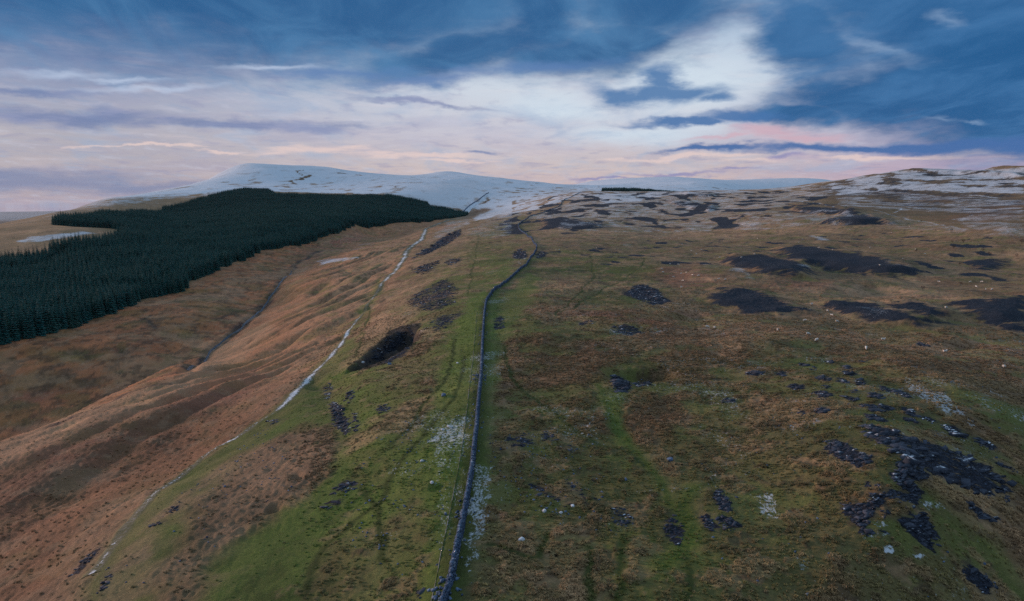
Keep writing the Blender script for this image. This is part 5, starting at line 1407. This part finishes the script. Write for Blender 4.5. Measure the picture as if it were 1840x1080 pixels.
MIDF = [(1204, 474, 'white sheep left of the two at the top of the loose flock'), (1219, 476, 'white sheep right of the two at the top of the loose flock'), (1224, 492, 'white sheep leading the row of four in the loose flock'), (1233, 491, 'second white sheep in the row of four in the loose flock'),
        (1244, 495, 'third white sheep in the row of four in the loose flock'), (1255, 496, 'white sheep at the right end of the row of four'), (1291, 502, 'white sheep left of a pair below the dark mound'), (1303, 503, 'white sheep right of a pair below the dark mound'),
        (1226, 439, 'tiny white sheep alone above the loose flock'), (1242, 451, 'tiny grey sheep left of the one above the dark mound'), (1260, 449, 'tiny white sheep just above the tip of the upper dark mound'), (1251, 457, 'tiny white sheep touching the upper dark mound tip')]
FARW = [(999.5, 449.5, 'left white sheep of the pair right of the wall bend'), (1005, 449, 'right white sheep of the pair right of the wall bend'), (1072, 446, 'tiny white sheep by the faint path east of the wall'), (1006, 423, 'tiny white sheep beyond the pair on the pale grass'), (1107, 422, 'tiny white sheep left of the small frosty scree')]
FARF = [(1185, 429), (1190, 429), (1205, 429), (1219, 428), (1293, 463), (1332, 463), (1356, 457), (1361, 428), (1357, 416), (1303, 421)]
FARE = [(1504, 412), (1527, 413), (1602, 418), (1639, 428), (1563, 445), (1662, 456), (1581, 477), (1435, 436), (1442, 430), (1471, 445), (1496, 449), (1622, 466), (1634, 407), (1759, 440), (1645, 448)]
EAST = [(1754, 516), (1771, 521), (1782, 521), (1764, 507), (1687, 507), (1743, 555 - 48)]
ALL = [(a_[0], a_[1], a_[2]) for a_ in NEAR] + MIDF + FARW \
    + [(a_[0], a_[1], 'tiny white sheep strung across the brown moor beyond the flock') for a_ in FARF] + [(a_[0], a_[1], 'tiny white sheep on the far olive moor under the snowy hill') for a_ in FARE] + [(a_[0], a_[1], 'white sheep in the small group on the stony shelf') for a_ in EAST]
for k, (px, py, lab) in enumerate(ALL):
    gx_, gy_ = ground(px, py + 1); gx_, gy_ = float(gx_[0]), float(gy_[0])
    v_ = [0, 0, 1, 0, 2, 0, 0, 1][k % 8]
    yaw = float(rng.choice([0, math.pi]) + rng.normal(0, .6))
    o = put('sheep', SHEEP[v_], None, (gx_, gy_, float(gz_at(gx_, gy_)) + .06), yaw, float(rng.uniform(.78, .92)))
    tag(o, lab, 'sheep', 'sheep grazing on the moor')

# ------------------------------------------------------------------ boulders and loose stones
def boulder(px, py, size, label, mat):
    gx_, gy_ = ground(px, py); gx_, gy_ = float(gx_[0]), float(gy_[0])
    bm_ = bmesh.new(); bmesh.ops.create_icosphere(bm_, subdivisions=2, radius=.5)
    sd = random.random() * 50
    for v in bm_.verts:
        c_ = v.co
        v.co = Vector((c_.x * 1.3, c_.y, c_.z * .85)) * (1 + .35 * float(perlin(np.array([c_.x * 2.2 + sd]), np.array([c_.y * 2.2 + c_.z * 1.7]), 700)[0]))
    me = bpy.data.meshes.new('boulder'); bm_.to_mesh(me); bm_.free(); me.materials.append(mat); fattr(me, 'tone', np.full(len(me.vertices), .7))
    o = put('boulder', me, None, (gx_, gy_, float(gz_at(gx_, gy_)) + size * .15), random.uniform(0, 6), size)
    tag(o, label, 'boulder', 'boulders on the moor')

for a_ in [(797, 711, .9, 'dark snow capped boulder beside the narrow path', M_WALL), (1204, 827, .8, 'grey boulder beside the bracken patch', M_WALL), (806, 767, .5, 'frosted stone of a pair left of the wall', M_PALE),
           (811, 768, .45, 'smaller frosted stone of the pair left of the wall', M_PALE), (795, 773, .5, 'frosted stone below the pair left of the wall', M_PALE), (758, 829, .45, 'frosted stone in the green turf, topmost of a scatter', M_PALE), (776, 868, .5, 'frosted stone beside the brown pit', M_PALE), (1124, 862, .45, 'grey stone on the grass above the forked path', M_WALL),
           (822, 653, .5, 'frosted stone between the two narrow paths', M_PALE), (700, 655, .9, 'pale block at the lower lip of the deep hollow', M_WALL), (652, 652, .8, 'white frosted block at the foot of the deep hollow', M_PALE), (978, 919, .5, 'frosted stone in the heathery grass', M_PALE), (1008, 922, .4, 'small frosted stone right of the heathery grass', M_PALE), (1029, 910, .45, 'frosted stone at the end of the stony scar', M_PALE), (937, 971, .6, 'frosted stone heap on the brown grass', M_PALE)]:
    boulder(*a_)

st = Stones()
def loose(px, n, smin, smax, mat_list):
    p = outline(px, 10); mn, mx = p.min(0), p.max(0)
    x = rng.uniform(mn[0], mx[0], n * 3); y = rng.uniform(mn[1], mx[1], n * 3); k_ = (sdf(p, x, y) < 0) & (fbm(x / 4, y / 4, 2, 710) > -.15)
    x, y = x[k_][:n], y[k_][:n]; m = len(x); k_ = rng.uniform(smin, smax, m)
    mat_list.add(np.stack([x, y, gz_at(x, y) + .03], 1), np.stack([k_ * 1.3, k_, k_ * .6], 1), rng.uniform(0, 3, m), .3, .45)
loose([(690, 760), (845, 740), (840, 900), (790, 1060), (640, 1000), (600, 880)], 150, .1, .24, st)
loose([(880, 780), (1060, 780), (1120, 960), (960, 940), (880, 870)], 170, .1, .24, st)
loose([(1250, 760), (1800, 660), (1840, 1080), (1250, 1080)], 180, .1, .26, st)
loose([(150, 1060), (330, 880), (480, 760), (560, 860), (420, 960), (260, 1070)], 90, .1, .24, st)
tag(st.build('loose_stones', M_WALL), 'small grey stones strewn over the turf', 'stones', None, 'stuff')

# ------------------------------------------------------------------ rank grass tussocks near enough to see
MTG, nt, b = material('tussock_grass_blades')
tn = nt.attr('tint', 'INSTANCER').outputs['Color']; hh = nt.attr('tip').outputs['Fac']
c = nt.mix(hh, nt.mix(1.0, tn, (.95, .92, .88, 1), 'MULTIPLY'), nt.mix(1.0, tn, (1.65, 1.62, 1.55, 1), 'MULTIPLY'))
nt.l.new(c, b.inputs['Base Color'])
vn = nt.n.new('ShaderNodeNewGeometry'); nn = nt.vmath('NORMALIZE', nt.vmath('ADD', nt.vmath('SCALE', vn.outputs['Normal']), (0, 0, 1.0)))
nt.l.new(nn, b.inputs['Normal'])


def tuft_mesh(name, seed, n=16):
    r = random.Random(seed); vs = []; fs = []; tip = []
    for k in range(n):
        a = r.uniform(0, 6.28); l = r.uniform(.2, .42); lean = r.uniform(.5, 1.4); wd = r.uniform(.03, .05); ox, oy = r.gauss(0, .12), r.gauss(0, .12)
        dx, dy = math.cos(a), math.sin(a); lx, ly = dx * .8 + .35, dy * .8 + .15
        b0 = len(vs); mz = l * .62; mx_ = l * lean * .4; ex = l * lean
        vs += [(ox - dy * wd, oy + dx * wd, -.03), (ox + dy * wd, oy - dx * wd, -.03), (ox + lx * mx_ + dy * wd, oy + ly * mx_ - dx * wd, mz), (ox + lx * mx_ - dy * wd, oy + ly * mx_ + dx * wd, mz), (ox + lx * ex, oy + ly * ex, l * (.75 - .35 * lean))]
        tip += [0, 0, .6, .6, 1]; fs += [(b0, b0 + 1, b0 + 2, b0 + 3), (b0 + 3, b0 + 2, b0 + 4)]
    me = bpy.data.meshes.new(name); me.from_pydata(vs, [], fs); me.materials.append(MTG); fattr(me, 'tip', np.array(tip)); me.update(); return me

TO = []
tt = rng.uniform(-math.radians(42), math.radians(42), 520000); r2 = 46 * (330 / 46) ** rng.uniform(0, 1, 520000) ** .75
gx_, gy_ = np.sin(tt) * r2, np.cos(tt) * r2
bi, ri = zlook(gx_, gy_, ROUGH), np.maximum(zlook(gx_, gy_, ROCK), zlook(gx_, gy_, HEAT))
west_ = sstep(-.24, -.34, tt)
cc = np.stack([zlook(gx_, gy_, COL[..., k]) for k in range(3)], 1)
clump = fbm(gx_ / 2.3, gy_ / 2.3, 3, 800) - .4 * sstep(.20, .34, cc[:, 0]) * sstep(-.12, -.3, tt)
dw = sdf(np.vstack([WALL[:500:10] + 1.2, WALL[490::-10] - 1.2]), gx_, gy_)
keep = (rng.uniform(0, 1, len(gx_)) < (bi ** 1.4) * (.5 + .9 * clump) * (1 - sstep(150, 320, r2)) * (1 - .96 * west_)) & (ri < .2) & (dw > 1.4)
gx_, gy_, cc, bi = gx_[keep], gy_[keep], cc[keep], bi[keep]
cc = cc * rng.lognormal(0, .22, (len(cc), 1)) * np.array([1.04, 1.0, .97]); lightn = rng.uniform(0, 1, (len(cc), 1)) ** 3 * .4; cc = cc * (1 - lightn) + np.array([.34, .25, .15]) * lightn
print('tussocks', len(gx_))
for k in range(3):
    px_, py_ = [(600, 840), (1000, 1000), (980, 640)][k]; a_, b_ = ground(px_, py_)
    o = put('grass_tussock', tuft_mesh('grass_tussock', 60 + k), None, (float(a_[0]), float(b_[0]), float(gz_at(a_[0], b_[0]))))
    tag(o, ['single bleached grass tussock in the bracken bank', 'single bleached grass tussock in the brown grass right of the wall', 'single bleached grass tussock among the dark bracken'][k], 'grass', None, 'stuff'); TO.append(o)
scatter('tussock_grass', np.stack([gx_, gy_, gz_at(gx_, gy_)], 1), TO, rng.normal(.3, .9, len(gx_)), rng.uniform(.5, 1.0, len(gx_)) * (.45 + .55 * bi), tint=cc, label='bleached rank grass tussocks covering the moor', cat='grass')
# ------------------------------------------------------------------ thin evening haze over the whole country
zbot = float(XYZ[..., 2].min()) - 1; ztop = float(XYZ[..., 2].max()) + 15
hz = bpy.data.meshes.new('haze'); bmh = bmesh.new(); bmesh.ops.create_cube(bmh, size=1.0)
for v in bmh.verts: v.co = Vector((v.co.x * 33000, v.co.y * 33000, (v.co.z + .5) * (ztop - zbot) + zbot))
bmh.to_mesh(hz); bmh.free()
mh = bpy.data.materials.new('haze'); mh.use_nodes = True; nh = mh.node_tree.nodes
nh.remove(nh['Principled BSDF']); pv = nh.new('ShaderNodeVolumePrincipled'); pv.inputs['Color'].default_value = (.62, .74, .92, 1); pv.inputs['Density'].default_value = 0.8e-5; pv.inputs['Anisotropy'].default_value = .2
mh.node_tree.links.new(pv.outputs[0], nh['Material Output'].inputs['Volume']); hz.materials.append(mh)
tag(put('haze', hz), 'thin blue evening haze over the moor and fells', 'haze', None, 'stuff')
#@@END
